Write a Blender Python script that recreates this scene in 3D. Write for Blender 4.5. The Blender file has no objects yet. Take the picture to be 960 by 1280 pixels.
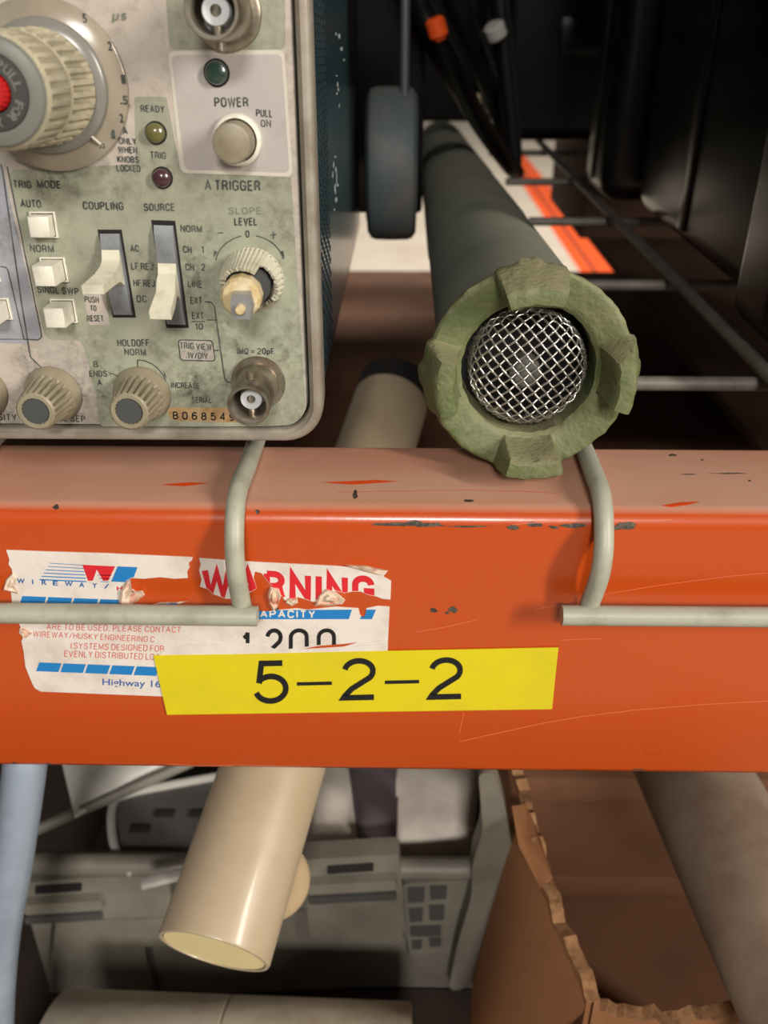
import bpy, bmesh, math, random
from mathutils import Vector, Matrix, Euler, noise
from mathutils.geometry import tessellate_polygon
random.seed(7)
rad = math.radians
C = bpy.context.scene.collection
S = 0.001                                   # all shapes below are written in millimetres

# ------------------------------------------------------------------ camera
PITCH, YAW, FPX = 29.5, 0.88, 1130.0
CAM = Vector((0, -168, 95))
ROT = Euler((rad(90 - PITCH), 0, rad(YAW))).to_matrix()
cd = bpy.data.cameras.new('camera')
cam = bpy.data.objects.new('camera', cd); C.objects.link(cam)
cam.location = CAM * S
cam.rotation_euler = (rad(90 - PITCH), 0, rad(YAW))
cd.sensor_fit = 'VERTICAL'; cd.sensor_height = 36; cd.sensor_width = 27
cd.lens = FPX / 1280 * 36
cd.clip_start = 0.005; cd.clip_end = 60
cd.dof.use_dof = True; cd.dof.focus_distance = 0.195; cd.dof.aperture_fstop = 19
bpy.context.scene.camera = cam

# ------------------------------------------------------------------ view, world, lights
sc = bpy.context.scene
sc.view_settings.view_transform = 'Standard'
sc.view_settings.look = 'None'
sc.view_settings.exposure = -0.08
sc.view_settings.gamma = 1.0
w = bpy.data.worlds.new('warehouse_air'); sc.world = w; w.use_nodes = True
w.node_tree.nodes['Background'].inputs[0].default_value = (1.0, 0.93, 0.84, 1)
w.node_tree.nodes['Background'].inputs[1].default_value = 0.16

def area(name, loc, target, sx, sy, power, col):
    l = bpy.data.lights.new(name, 'AREA'); l.shape = 'RECTANGLE'
    l.size = sx; l.size_y = sy; l.energy = power; l.color = col
    o = bpy.data.objects.new(name, l); C.objects.link(o)
    o.location = loc
    d = Vector(target) - Vector(loc)
    o.rotation_euler = d.to_track_quat('-Z', 'Y').to_euler()
    return o
area('aisle_lamp', (1.9, -1.5, 1.0), (0, 0, 0), 0.2, 0.9, 66, (1.0, 0.93, 0.82))
area('aisle_lamp', (0.12, -2.3, 1.35), (0, 0, 0), 0.5, 0.3, 44, (1.0, 0.95, 0.88))
area('rear_aisle_lamp', (1.2, 4.6, 4.4), (1.2, 4.6, -1.2), 2.0, 2.0, 560, (1.0, 0.93, 0.83))

# ------------------------------------------------------------------ pixel rays onto real planes
def ray(px, py): return ROT @ Vector((px - 480, 640 - py, -FPX))
def hit(px, py, p0, n):
    d = ray(px, py); return CAM + d * ((Vector(p0) - CAM).dot(n) / d.dot(n))
def onY(px, py, y): return hit(px, py, (0, y, 0), Vector((0, 1, 0)))
def onZ(px, py, z): return hit(px, py, (0, 0, z), Vector((0, 0, 1)))
def onX(px, py, x): return hit(px, py, (x, 0, 0), Vector((1, 0, 0)))

# ------------------------------------------------------------------ materials
def lin(c):
    return tuple(((v / 255) / 12.92 if v / 255 <= .04045 else ((v / 255 + .055) / 1.055) ** 2.4) for v in c) + (1,)
def mat(name, col, rough=.5, metal=0, col2=None, scale=60, detail=6, lo=.45, hi=.7, bump=0, bscale=400,
        spec=.5, coat=0, sss=0, trans=0, emit=None, stretch=None, rvar=0):
    m = bpy.data.materials.new(name); m.use_nodes = True
    nt = m.node_tree; b = nt.nodes['Principled BSDF']
    b.inputs['Base Color'].default_value = lin(col)
    b.inputs['Roughness'].default_value = rough
    b.inputs['Metallic'].default_value = metal
    b.inputs['Specular IOR Level'].default_value = spec
    b.inputs['Coat Weight'].default_value = coat
    b.inputs['Coat Roughness'].default_value = .12
    b.inputs['Transmission Weight'].default_value = trans
    if sss:
        b.inputs['Subsurface Weight'].default_value = sss
        b.inputs['Subsurface Radius'].default_value = (.006, .005, .003)
    tc = nt.nodes.new('ShaderNodeTexCoord')
    src = tc.outputs['Object']
    if stretch:
        mp = nt.nodes.new('ShaderNodeMapping'); mp.inputs['Scale'].default_value = stretch
        nt.links.new(src, mp.inputs['Vector']); src = mp.outputs['Vector']
    if col2:
        n = nt.nodes.new('ShaderNodeTexNoise'); n.inputs['Scale'].default_value = scale; n.inputs['Detail'].default_value = detail
        n.inputs['Roughness'].default_value = .65
        nt.links.new(src, n.inputs['Vector'])
        r = nt.nodes.new('ShaderNodeValToRGB')
        r.color_ramp.elements[0].position = lo; r.color_ramp.elements[1].position = hi
        r.color_ramp.elements[0].color = lin(col); r.color_ramp.elements[1].color = lin(col2)
        nt.links.new(n.outputs['Fac'], r.inputs['Fac']); nt.links.new(r.outputs['Color'], b.inputs['Base Color'])
        if rvar:
            mr = nt.nodes.new('ShaderNodeMapRange'); mr.inputs[3].default_value = rough; mr.inputs[4].default_value = rough + rvar
            nt.links.new(n.outputs['Fac'], mr.inputs[0]); nt.links.new(mr.outputs[0], b.inputs['Roughness'])
    if bump:
        n2 = nt.nodes.new('ShaderNodeTexNoise'); n2.inputs['Scale'].default_value = bscale; n2.inputs['Detail'].default_value = 3
        nt.links.new(src, n2.inputs['Vector'])
        bp = nt.nodes.new('ShaderNodeBump'); bp.inputs['Strength'].default_value = 1; bp.inputs['Distance'].default_value = bump * S
        nt.links.new(n2.outputs['Fac'], bp.inputs['Height']); nt.links.new(bp.outputs['Normal'], b.inputs['Normal'])
    return m
def dirt_mat(name, col, dirt, rough=.5, scale=45, lo=.52, hi=.78, tone=None, sweep=None, bump=.05):
    """painted sheet: two tones in big soft patches, plus speckled grime"""
    m = mat(name, col, rough, bump=bump, bscale=900)
    nt = m.node_tree; b = nt.nodes['Principled BSDF']
    tc = nt.nodes['Texture Coordinate']
    def nz(sc_, det, a, c):
        n = nt.nodes.new('ShaderNodeTexNoise'); n.inputs['Scale'].default_value = sc_; n.inputs['Detail'].default_value = det
        n.inputs['Roughness'].default_value = .7
        nt.links.new(tc.outputs['Object'], n.inputs['Vector'])
        r = nt.nodes.new('ShaderNodeMapRange'); r.inputs[1].default_value = a; r.inputs[2].default_value = c
        nt.links.new(n.outputs['Fac'], r.inputs[0]); return r.outputs[0]
    def mix(f, a, c):
        x = nt.nodes.new('ShaderNodeMix'); x.data_type = 'RGBA'
        nt.links.new(f, x.inputs[0])
        for v, s in ((a, x.inputs[6]), (c, x.inputs[7])):
            if isinstance(v, tuple): s.default_value = v
            else: nt.links.new(v, s)
        return x.outputs[2]
    base = mix(nz(22, 3, .4, .62), lin(col), lin(tone or col))
    big = nz(scale, 8, lo, hi); fine = nz(420, 3, .35, .7)
    mu = nt.nodes.new('ShaderNodeMath'); mu.operation = 'MULTIPLY'
    nt.links.new(big, mu.inputs[0]); nt.links.new(fine, mu.inputs[1])
    out = mu.outputs[0]
    if sweep:                       # grime gathered low on the sheet: height range in metres
        sp = nt.nodes.new('ShaderNodeSeparateXYZ'); nt.links.new(tc.outputs['Object'], sp.inputs[0])
        r = nt.nodes.new('ShaderNodeMapRange'); r.inputs[1].default_value = sweep[0]; r.inputs[2].default_value = sweep[1]
        r.inputs[3].default_value = 1.5; r.inputs[4].default_value = .6
        nt.links.new(sp.outputs['Z'], r.inputs[0])
        m2 = nt.nodes.new('ShaderNodeMath'); m2.operation = 'MULTIPLY'; m2.use_clamp = True
        nt.links.new(out, m2.inputs[0]); nt.links.new(r.outputs[0], m2.inputs[1]); out = m2.outputs[0]
    nt.links.new(mix(out, base, lin(dirt)), b.inputs['Base Color'])
    return m

M = {}
# beam paint: orange, pale dust lying on the upward faces
def beam_paint():
    m = mat('orange_beam_paint', (205, 72, 22), .3, bump=.05, bscale=250, coat=.25)
    nt = m.node_tree; b = nt.nodes['Principled BSDF']; tc = nt.nodes['Texture Coordinate']
    g = nt.nodes.new('ShaderNodeNewGeometry'); sp = nt.nodes.new('ShaderNodeSeparateXYZ'); nt.links.new(g.outputs['Normal'], sp.inputs[0])
    up = nt.nodes.new('ShaderNodeMapRange'); up.inputs[1].default_value = .75; up.inputs[2].default_value = 1.0
    nt.links.new(sp.outputs['Z'], up.inputs[0])
    n = nt.nodes.new('ShaderNodeTexNoise'); n.inputs['Scale'].default_value = 30; n.inputs['Detail'].default_value = 7
    mp = nt.nodes.new('ShaderNodeMapping'); mp.inputs['Scale'].default_value = (.35, 1.4, 1)
    nt.links.new(tc.outputs['Object'], mp.inputs[0]); nt.links.new(mp.outputs[0], n.inputs['Vector'])
    r = nt.nodes.new('ShaderNodeMapRange'); r.inputs[1].default_value = .25; r.inputs[2].default_value = .6
    r.inputs[3].default_value = .55; r.inputs[4].default_value = .95
    nt.links.new(n.outputs['Fac'], r.inputs[0])
    mu = nt.nodes.new('ShaderNodeMath'); mu.operation = 'MULTIPLY'; nt.links.new(up.outputs[0], mu.inputs[0]); nt.links.new(r.outputs[0], mu.inputs[1])
    n2 = nt.nodes.new('ShaderNodeTexNoise'); n2.inputs['Scale'].default_value = 9; n2.inputs['Detail'].default_value = 4
    nt.links.new(tc.outputs['Object'], n2.inputs['Vector'])
    x0 = nt.nodes.new('ShaderNodeMix'); x0.data_type = 'RGBA'; nt.links.new(n2.outputs['Fac'], x0.inputs[0])
    x0.inputs[6].default_value = lin((190, 70, 18)); x0.inputs[7].default_value = lin((180, 74, 22))
    x = nt.nodes.new('ShaderNodeMix'); x.data_type = 'RGBA'; nt.links.new(mu.outputs[0], x.inputs[0])
    nt.links.new(x0.outputs[2], x.inputs[6]); x.inputs[7].default_value = lin((200, 154, 130))
    nt.links.new(x.outputs[2], b.inputs['Base Color'])
    rr = nt.nodes.new('ShaderNodeMapRange'); rr.inputs[3].default_value = .3; rr.inputs[4].default_value = .75
    nt.links.new(mu.outputs[0], rr.inputs[0]); nt.links.new(rr.outputs[0], b.inputs['Roughness'])
    return m
M['beam'] = beam_paint()
M['chip'] = mat('bare_steel_chip', (96, 88, 78), .6, .3, (60, 50, 42), 900, 3, .4, .6)
M['scratch'] = mat('scratched_paint', (214, 112, 72), .5)
M['rescratch'] = mat('fresh_orange_scrape', (222, 78, 24), .4)
M['wire_shaded'] = mat('shaded_wire_enamel', (112, 106, 98), .5, col2=(88, 82, 74), scale=120, lo=.45, hi=.75)  # darker copy of the wire enamel: shade inside the bay put into the colour
M['wire'] = mat('grey_wire_enamel', (168, 168, 152), .42, col2=(142, 140, 122), scale=120, lo=.45, hi=.75, bump=.05, bscale=700)
M['yellow'] = mat('yellow_tape', (216, 198, 22), .38, col2=(206, 190, 32), scale=50)
M['black_ink'] = mat('black_ink', (22, 22, 22), .5)
M['ink'] = mat('grey_silkscreen_ink', (52, 56, 54), .6, col2=(88, 92, 86), scale=500, lo=.45, hi=.62)
M['faint_ink'] = mat('worn_silkscreen_ink', (118, 122, 106), .6)
M['paper'] = mat('worn_white_sticker_paper', (222, 214, 206), .6, col2=(196, 180, 168), scale=90, lo=.45, hi=.75, bump=.12, bscale=260)
M['paper_raw'] = mat('torn_paper_fibre', (226, 206, 184), .8, col2=(205, 120, 90), scale=260, lo=.5, hi=.66, bump=.2, bscale=500)
M['blue_ink'] = mat('blue_print', (28, 122, 190), .5)
M['navy_ink'] = mat('navy_print', (40, 92, 160), .5)
M['red_ink'] = mat('red_print', (208, 34, 44), .5)
M['red_thin'] = mat('thin_red_print', (206, 92, 84), .5)
GR = (150, 158, 130)
M['panel'] = dirt_mat('pink_grey_panel_enamel', (188, 177, 167), (90, 80, 68), .5, 50, .42, .78, (176, 169, 160), (.02, .10))
M['green'] = dirt_mat('sage_green_panel_enamel', (150, 150, 132), (70, 66, 52), .5, 48, .42, .77, (160, 164, 144), (.02, .12))
M['greybox'] = dirt_mat('warm_grey_panel_enamel', (176, 168, 164), (120, 110, 96), .5, 30, .5, .8, (166, 160, 158))
M['bluebox'] = dirt_mat('blue_grey_panel_enamel', (156, 158, 166), (88, 86, 84), .5, 60, .42, .75, (146, 148, 156))
M['lightline'] = mat('pale_panel_line', (198, 192, 180), .5)
M['bezel'] = mat('scuffed_cast_aluminium', (158, 150, 138), .5, .2, (126, 116, 102), 90, 7, .4, .7, bump=.08, bscale=500)
M['gap'] = mat('black_gap', (26, 22, 20), .8)
M['teal'] = mat('dark_teal_vinyl', (40, 66, 72), .22, col2=(30, 52, 58), scale=60, bump=.06, bscale=900)
M['louvre'] = mat('dark_teal_louvre', (20, 36, 42), .5)
M['scuff'] = mat('white_scuff', (170, 178, 178), .6)
M['knob'] = mat('warm_grey_knob_plastic', (148, 139, 118), .42, col2=(124, 114, 94), scale=150, lo=.4, hi=.7)
M['knob_cap'] = mat('dark_grey_knob_cap', (70, 72, 72), .55)
M['dialknob'] = mat('ivory_ribbed_knob_plastic', (186, 178, 152), .4, col2=(140, 134, 114), scale=80, lo=.4, hi=.7)
M['dial_ring'] = mat('grey_black_knob_ring', (58, 58, 56), .5)
M['grey_ring'] = mat('mid_grey_knob_ring', (112, 112, 106), .45)
M['red'] = mat('red_knob_plastic', (176, 22, 24), .4)
M['clear_skirt'] = mat('smoky_clear_dial_plastic', (150, 140, 124), .2, col2=(128, 120, 106), scale=60)
M['clear_inner'] = mat('grey_dial_plastic', (124, 122, 116), .25)
M['white'] = mat('aged_white_plastic', (226, 222, 208), .35, col2=(186, 180, 162), scale=220, lo=.5, hi=.8)
M['lever'] = mat('ivory_lever_plastic', (212, 208, 188), .4, col2=(180, 174, 152), scale=220, lo=.48, hi=.75)
M['lever_back'] = mat('grey_slider_plastic', (142, 146, 152), .4, col2=(108, 110, 112), scale=90, lo=.4, hi=.7)
M['led_green'] = mat('unlit_green_lens', (44, 68, 60), .25, coat=.5)
M['led_amber'] = mat('unlit_amber_lens', (98, 94, 52), .25, coat=.5)
M['led_red'] = mat('unlit_dark_red_lens', (68, 38, 46), .25, coat=.5)
M['nickel'] = mat('tarnished_nickel', (170, 162, 148), .33, .85, (124, 108, 84), 200, 4, .42, .7)
M['steel'] = mat('dull_steel_shaft', (160, 160, 162), .4, .5)
M['brass'] = mat('yellowed_shaft_sleeve', (206, 184, 136), .45, .1, (228, 216, 186), 300, 4, .45, .65)
M['ptfe'] = mat('white_insulator', (214, 216, 220), .4)
M['serial'] = mat('stained_serial_plate', (196, 166, 122), .6, col2=(150, 108, 66), scale=160, lo=.42, hi=.68)
M['olive'] = mat('olive_green_cast_paint', (92, 102, 62), .6, col2=(120, 120, 86), scale=70, lo=.4, hi=.66, bump=.3, bscale=900)
M['sleeve'] = mat('dark_green_grey_sleeve', (126, 126, 112), .7, col2=(112, 113, 100), scale=30, bump=.06, bscale=1500)
M['mesh'] = mat('stainless_mesh_wire', (196, 192, 186), .28, .9)
M['dark'] = mat('matt_black_interior', (14, 14, 14), .9)
M['tyre'] = mat('dark_blue_grey_rubber', (82, 94, 98), .6, col2=(106, 102, 98), scale=40, lo=.45, hi=.65)
M['rod'] = mat('grey_steel_rod', (120, 122, 128), .35, .6)
M['case_black'] = mat('glossy_black_case_plastic', (16, 15, 15), .28, bump=.03, bscale=600)
M['cable'] = mat('black_rubber_cable', (14, 14, 15), .35)
M['orange_plastic'] = mat('orange_plastic', (230, 84, 30), .4)
M['cream'] = mat('cream_plastic_pipe', (178, 160, 134), .42, col2=(170, 151, 123), scale=40, sss=.15, coat=.12)
M['cream_in'] = mat('pale_cream_pipe_inside', (240, 222, 160), .4, sss=.3)
M['greycase'] = mat('dirty_grey_case_plastic', (126, 121, 110), .5, col2=(104, 98, 88), scale=28, lo=.4, hi=.7)
M['greycase_d'] = mat('dark_grey_case_plastic', (76, 74, 72), .5, col2=(66, 62, 58), scale=30)
M['padding'] = mat('off_white_padding', (232, 222, 210), .8, col2=(214, 202, 190), scale=60, bump=.3, bscale=160)
M['sheet'] = mat('white_sheet', (236, 234, 226), .7, col2=(216, 210, 200), scale=40)
M['cream_matt'] = mat('matt_cream_plastic', (172, 150, 118), .8, spec=.1)
M['dimple'] = mat('dimpled_paint', (164, 64, 24), .5)
M['strap'] = mat('dull_purple_webbing', (96, 84, 88), .8, bump=.15, bscale=900)
M['trim'] = mat('pale_grey_rim', (172, 168, 162), .45)
M['bluetube'] = mat('pale_blue_grey_metal', (150, 162, 178), .4, .25, (128, 140, 156), 30)
M['paperroll'] = mat('beige_wrapping_paper', (198, 186, 166), .75, col2=(160, 144, 122), scale=40, bump=.2, bscale=120)
M['board'] = mat('brown_corrugated_board', (172, 118, 78), .8, col2=(152, 102, 66), scale=24, bump=.12, bscale=160, stretch=(1, 1, .3))
M['board_edge'] = mat('torn_board_edge', (186, 140, 98), .9, col2=(120, 80, 50), scale=300, bump=.3, bscale=400)
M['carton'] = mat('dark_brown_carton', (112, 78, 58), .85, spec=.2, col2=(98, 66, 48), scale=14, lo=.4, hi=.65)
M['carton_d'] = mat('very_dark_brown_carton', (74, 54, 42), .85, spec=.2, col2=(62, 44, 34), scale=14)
M['mottled'] = mat('mottled_grey_brown_wrap', (150, 132, 114), .8, col2=(128, 106, 88), scale=40, lo=.4, hi=.65)
M['concrete'] = mat('pale_concrete', (196, 186, 172), .5, col2=(182, 170, 154), scale=2)
M['floor_orange'] = mat('orange_floor_paint', (226, 84, 26), .5)
M['shelf'] = mat('dark_shelf_board', (58, 46, 38), .8, col2=(44, 34, 28), scale=16)

def dust(key, col, lo=.25, hi=.95, amt=.5):
    m = M[key]; nt = m.node_tree; b = nt.nodes['Principled BSDF']; old = b.inputs['Base Color'].links[0].from_socket
    g = nt.nodes.new('ShaderNodeNewGeometry'); sp = nt.nodes.new('ShaderNodeSeparateXYZ'); nt.links.new(g.outputs['Normal'], sp.inputs[0])
    r = nt.nodes.new('ShaderNodeMapRange'); r.inputs[1].default_value = lo; r.inputs[2].default_value = hi; r.inputs[4].default_value = amt
    nt.links.new(sp.outputs['Z'], r.inputs[0]); x = nt.nodes.new('ShaderNodeMix'); x.data_type = 'RGBA'; nt.links.new(r.outputs[0], x.inputs[0])
    nt.links.new(old, x.inputs[6]); x.inputs[7].default_value = lin(col); nt.links.new(x.outputs[2], b.inputs['Base Color'])
dust('olive', (158, 148, 118))
# ------------------------------------------------------------------ object helpers
FR = {}                                      # frame (mm) of each thing's Empty
def root_of(o):
    while o.parent: o = o.parent
    return o
def finish(bm, sharp=32):
    bmesh.ops.recalc_face_normals(bm, faces=bm.faces)
    for f in bm.faces: f.smooth = True
    for e in bm.edges:
        if len(e.link_faces) == 2 and e.calc_face_angle(0) > rad(sharp): e.smooth = False
def thing(name, label, cat, loc=(0, 0, 0), rot=(0, 0, 0), group=None):
    o = bpy.data.objects.new(name, None); C.objects.link(o); o.empty_display_size = .01
    o.location = Vector(loc) * S; o.rotation_euler = rot
    FR[o.name] = Matrix.Translation(Vector(loc)) @ Euler(rot).to_matrix().to_4x4()
    o['label'] = label; o['category'] = cat
    if group: o['group'] = group
    return o
def part(name, bm, m, parent, label=None, kind=None, recalc=True, sharp=32):
    if recalc: finish(bm, sharp)
    Mi = FR[root_of(parent).name].inverted()
    for v in bm.verts: v.co = (Mi @ v.co) * S
    me = bpy.data.meshes.new(name); bm.to_mesh(me); bm.free()
    ms = m if isinstance(m, (list, tuple)) else [m]
    for x in ms: me.materials.append(M[x])
    o = bpy.data.objects.new(name, me); C.objects.link(o); o.parent = parent
    if label: o['label'] = label
    if kind: o['kind'] = kind
    return o
def solo(name, bm, m, label=None, cat=None, group=None, kind=None, sharp=32):
    finish(bm, sharp)
    xs = [v.co.x for v in bm.verts]; ys = [v.co.y for v in bm.verts]; zs = [v.co.z for v in bm.verts]
    c = Vector(((min(xs) + max(xs)) / 2, (min(ys) + max(ys)) / 2, min(zs)))
    for v in bm.verts: v.co = (v.co - c) * S
    me = bpy.data.meshes.new(name); bm.to_mesh(me); bm.free(); me.materials.append(M[m])
    o = bpy.data.objects.new(name, me); C.objects.link(o); o.location = c * S
    if label: o['label'] = label
    if cat: o['category'] = cat
    if group: o['group'] = group
    if kind: o['kind'] = kind
    return o
def nb(): return bmesh.new()
def box(bm, a, b, bev=0, seg=2, mtx=None):
    a, b = Vector(a), Vector(b)
    r = bmesh.ops.create_cube(bm, size=1)
    vs = r['verts']
    for v in vs: v.co = Vector((a[i] + (v.co[i] + .5) * (b[i] - a[i]) for i in range(3)))
    if bev:
        es = list({e for v in vs for e in v.link_edges})
        g = bmesh.ops.bevel(bm, geom=es, offset=bev, segments=seg, affect='EDGES', profile=.5)
        vs = list({v for f in g['faces'] for v in f.verts} | {v for v in vs if v.is_valid})
    if mtx is not None:
        for v in vs: v.co = mtx @ v.co
    return vs
def basis(axis):
    z = Vector(axis).normalized()
    x = Vector((1, 0, 0)) if abs(z.x) < .9 else Vector((0, 1, 0))
    y = z.cross(x).normalized(); x = y.cross(z).normalized()
    return x, y, z
def lathe(bm, prof, c, axis, seg=48, close=False, rfun=None):
    """prof: (radius, height along axis); a radius of 0 closes with a fan"""
    x, y, z = basis(axis); c = Vector(c); rings = []
    for (r, h) in prof:
        if r == 0: rings.append([bm.verts.new(c + z * h)])
        else:
            rings.append([bm.verts.new(c + z * h + (x * math.cos(t) + y * math.sin(t)) * (rfun(t, r, h) if rfun else r))
                          for t in (2 * math.pi * k / seg for k in range(seg))])
    prs = list(zip(rings, rings[1:])) + ([(rings[-1], rings[0])] if close else [])
    for A, B in prs:
        for k in range(seg):
            j = (k + 1) % seg
            if len(A) == 1 and len(B) == 1: continue
            if len(A) == 1: bm.faces.new((A[0], B[k], B[j]))
            elif len(B) == 1: bm.faces.new((A[k], A[j], B[0]))
            else: bm.faces.new((A[k], A[j], B[j], B[k]))
def smooth_path(pts, n=8):
    pts = [Vector(p) for p in pts]; out = []
    P = [pts[0]] + pts + [pts[-1]]
    for i in range(1, len(P) - 2):
        p0, p1, p2, p3 = P[i - 1:i + 3]
        for k in range(n):
            t = k / n
            out.append(.5 * ((2 * p1) + (-p0 + p2) * t + (2 * p0 - 5 * p1 + 4 * p2 - p3) * t * t + (-p0 + 3 * p1 - 3 * p2 + p3) * t ** 3))
    out.append(pts[-1]); return out
def tube(bm, pts, r, seg=12, caps=True, flat=1.0):
    pts = [Vector(p) for p in pts]; rings = []
    up = None
    for i, p in enumerate(pts):
        d = (pts[min(i + 1, len(pts) - 1)] - pts[max(i - 1, 0)]).normalized()
        if up is None: x, y, _ = basis(d); up = x
        x = (up - d * up.dot(d)).normalized(); up = x; y = d.cross(x)
        rr = r[i] if isinstance(r, (list, tuple)) else r
        rings.append([bm.verts.new(p + (x * math.cos(2 * math.pi * k / seg) * flat + y * math.sin(2 * math.pi * k / seg)) * rr) for k in range(seg)])
    for A, B in zip(rings, rings[1:]):
        for k in range(seg): bm.faces.new((A[k], A[(k + 1) % seg], B[(k + 1) % seg], B[k]))
    if caps: bm.faces.new(rings[0][::-1]); bm.faces.new(rings[-1])
def fillet_path(pts, r, n=6):
    """polyline with rounded bends"""
    pts = [Vector(p) for p in pts]; out = [pts[0]]
    for a, b, c in zip(pts, pts[1:], pts[2:]):
        d1 = (a - b).normalized(); d2 = (c - b).normalized()
        rr = min(r, (a - b).length * .45, (c - b).length * .45)
        p, q = b + d1 * rr, b + d2 * rr
        for k in range(n + 1):
            t = k / n; out.append(p * (1 - t) ** 2 + b * 2 * t * (1 - t) + q * t * t)
    out.append(pts[-1]); return out
def prism(bm, pts, off):
    pts = [Vector(p) for p in pts]; off = Vector(off)
    A = [bm.verts.new(p) for p in pts]; B = [bm.verts.new(p + off) for p in pts]
    tris = tessellate_polygon([pts])
    for t in tris:
        bm.faces.new([A[i] for i in t]); bm.faces.new([B[i] for i in reversed(t)])
    n = len(A)
    for i in range(n): bm.faces.new((A[i], A[(i + 1) % n], B[(i + 1) % n], B[i]))
def roundpoly(pts, r, n=5):
    """2-D polygon corners rounded"""
    out = []; N = len(pts)
    for i in range(N):
        a, b, c = Vector(pts[i - 1]), Vector(pts[i]), Vector(pts[(i + 1) % N])
        rr = r[i] if isinstance(r, (list, tuple)) else r
        if rr == 0: out.append(tuple(b)); continue
        d1, d2 = (a - b), (c - b); q = min(rr, d1.length * .48, d2.length * .48)
        p, s = b + d1.normalized() * q, b + d2.normalized() * q
        for k in range(n + 1):
            t = k / n; out.append(tuple(p * (1 - t) ** 2 + b * 2 * t * (1 - t) + s * t * t))
    return out
def ribbon(pts, wd):
    """2-D polyline -> polygon of that width"""
    P = [Vector(p) for p in pts]; L = []; Rr = []
    for i, p in enumerate(P):
        d = (P[min(i + 1, len(P) - 1)] - P[max(i - 1, 0)]).normalized(); n = Vector((-d.y, d.x)) * wd / 2
        L.append(tuple(p + n)); Rr.append(tuple(p - n))
    return L, Rr
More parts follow.
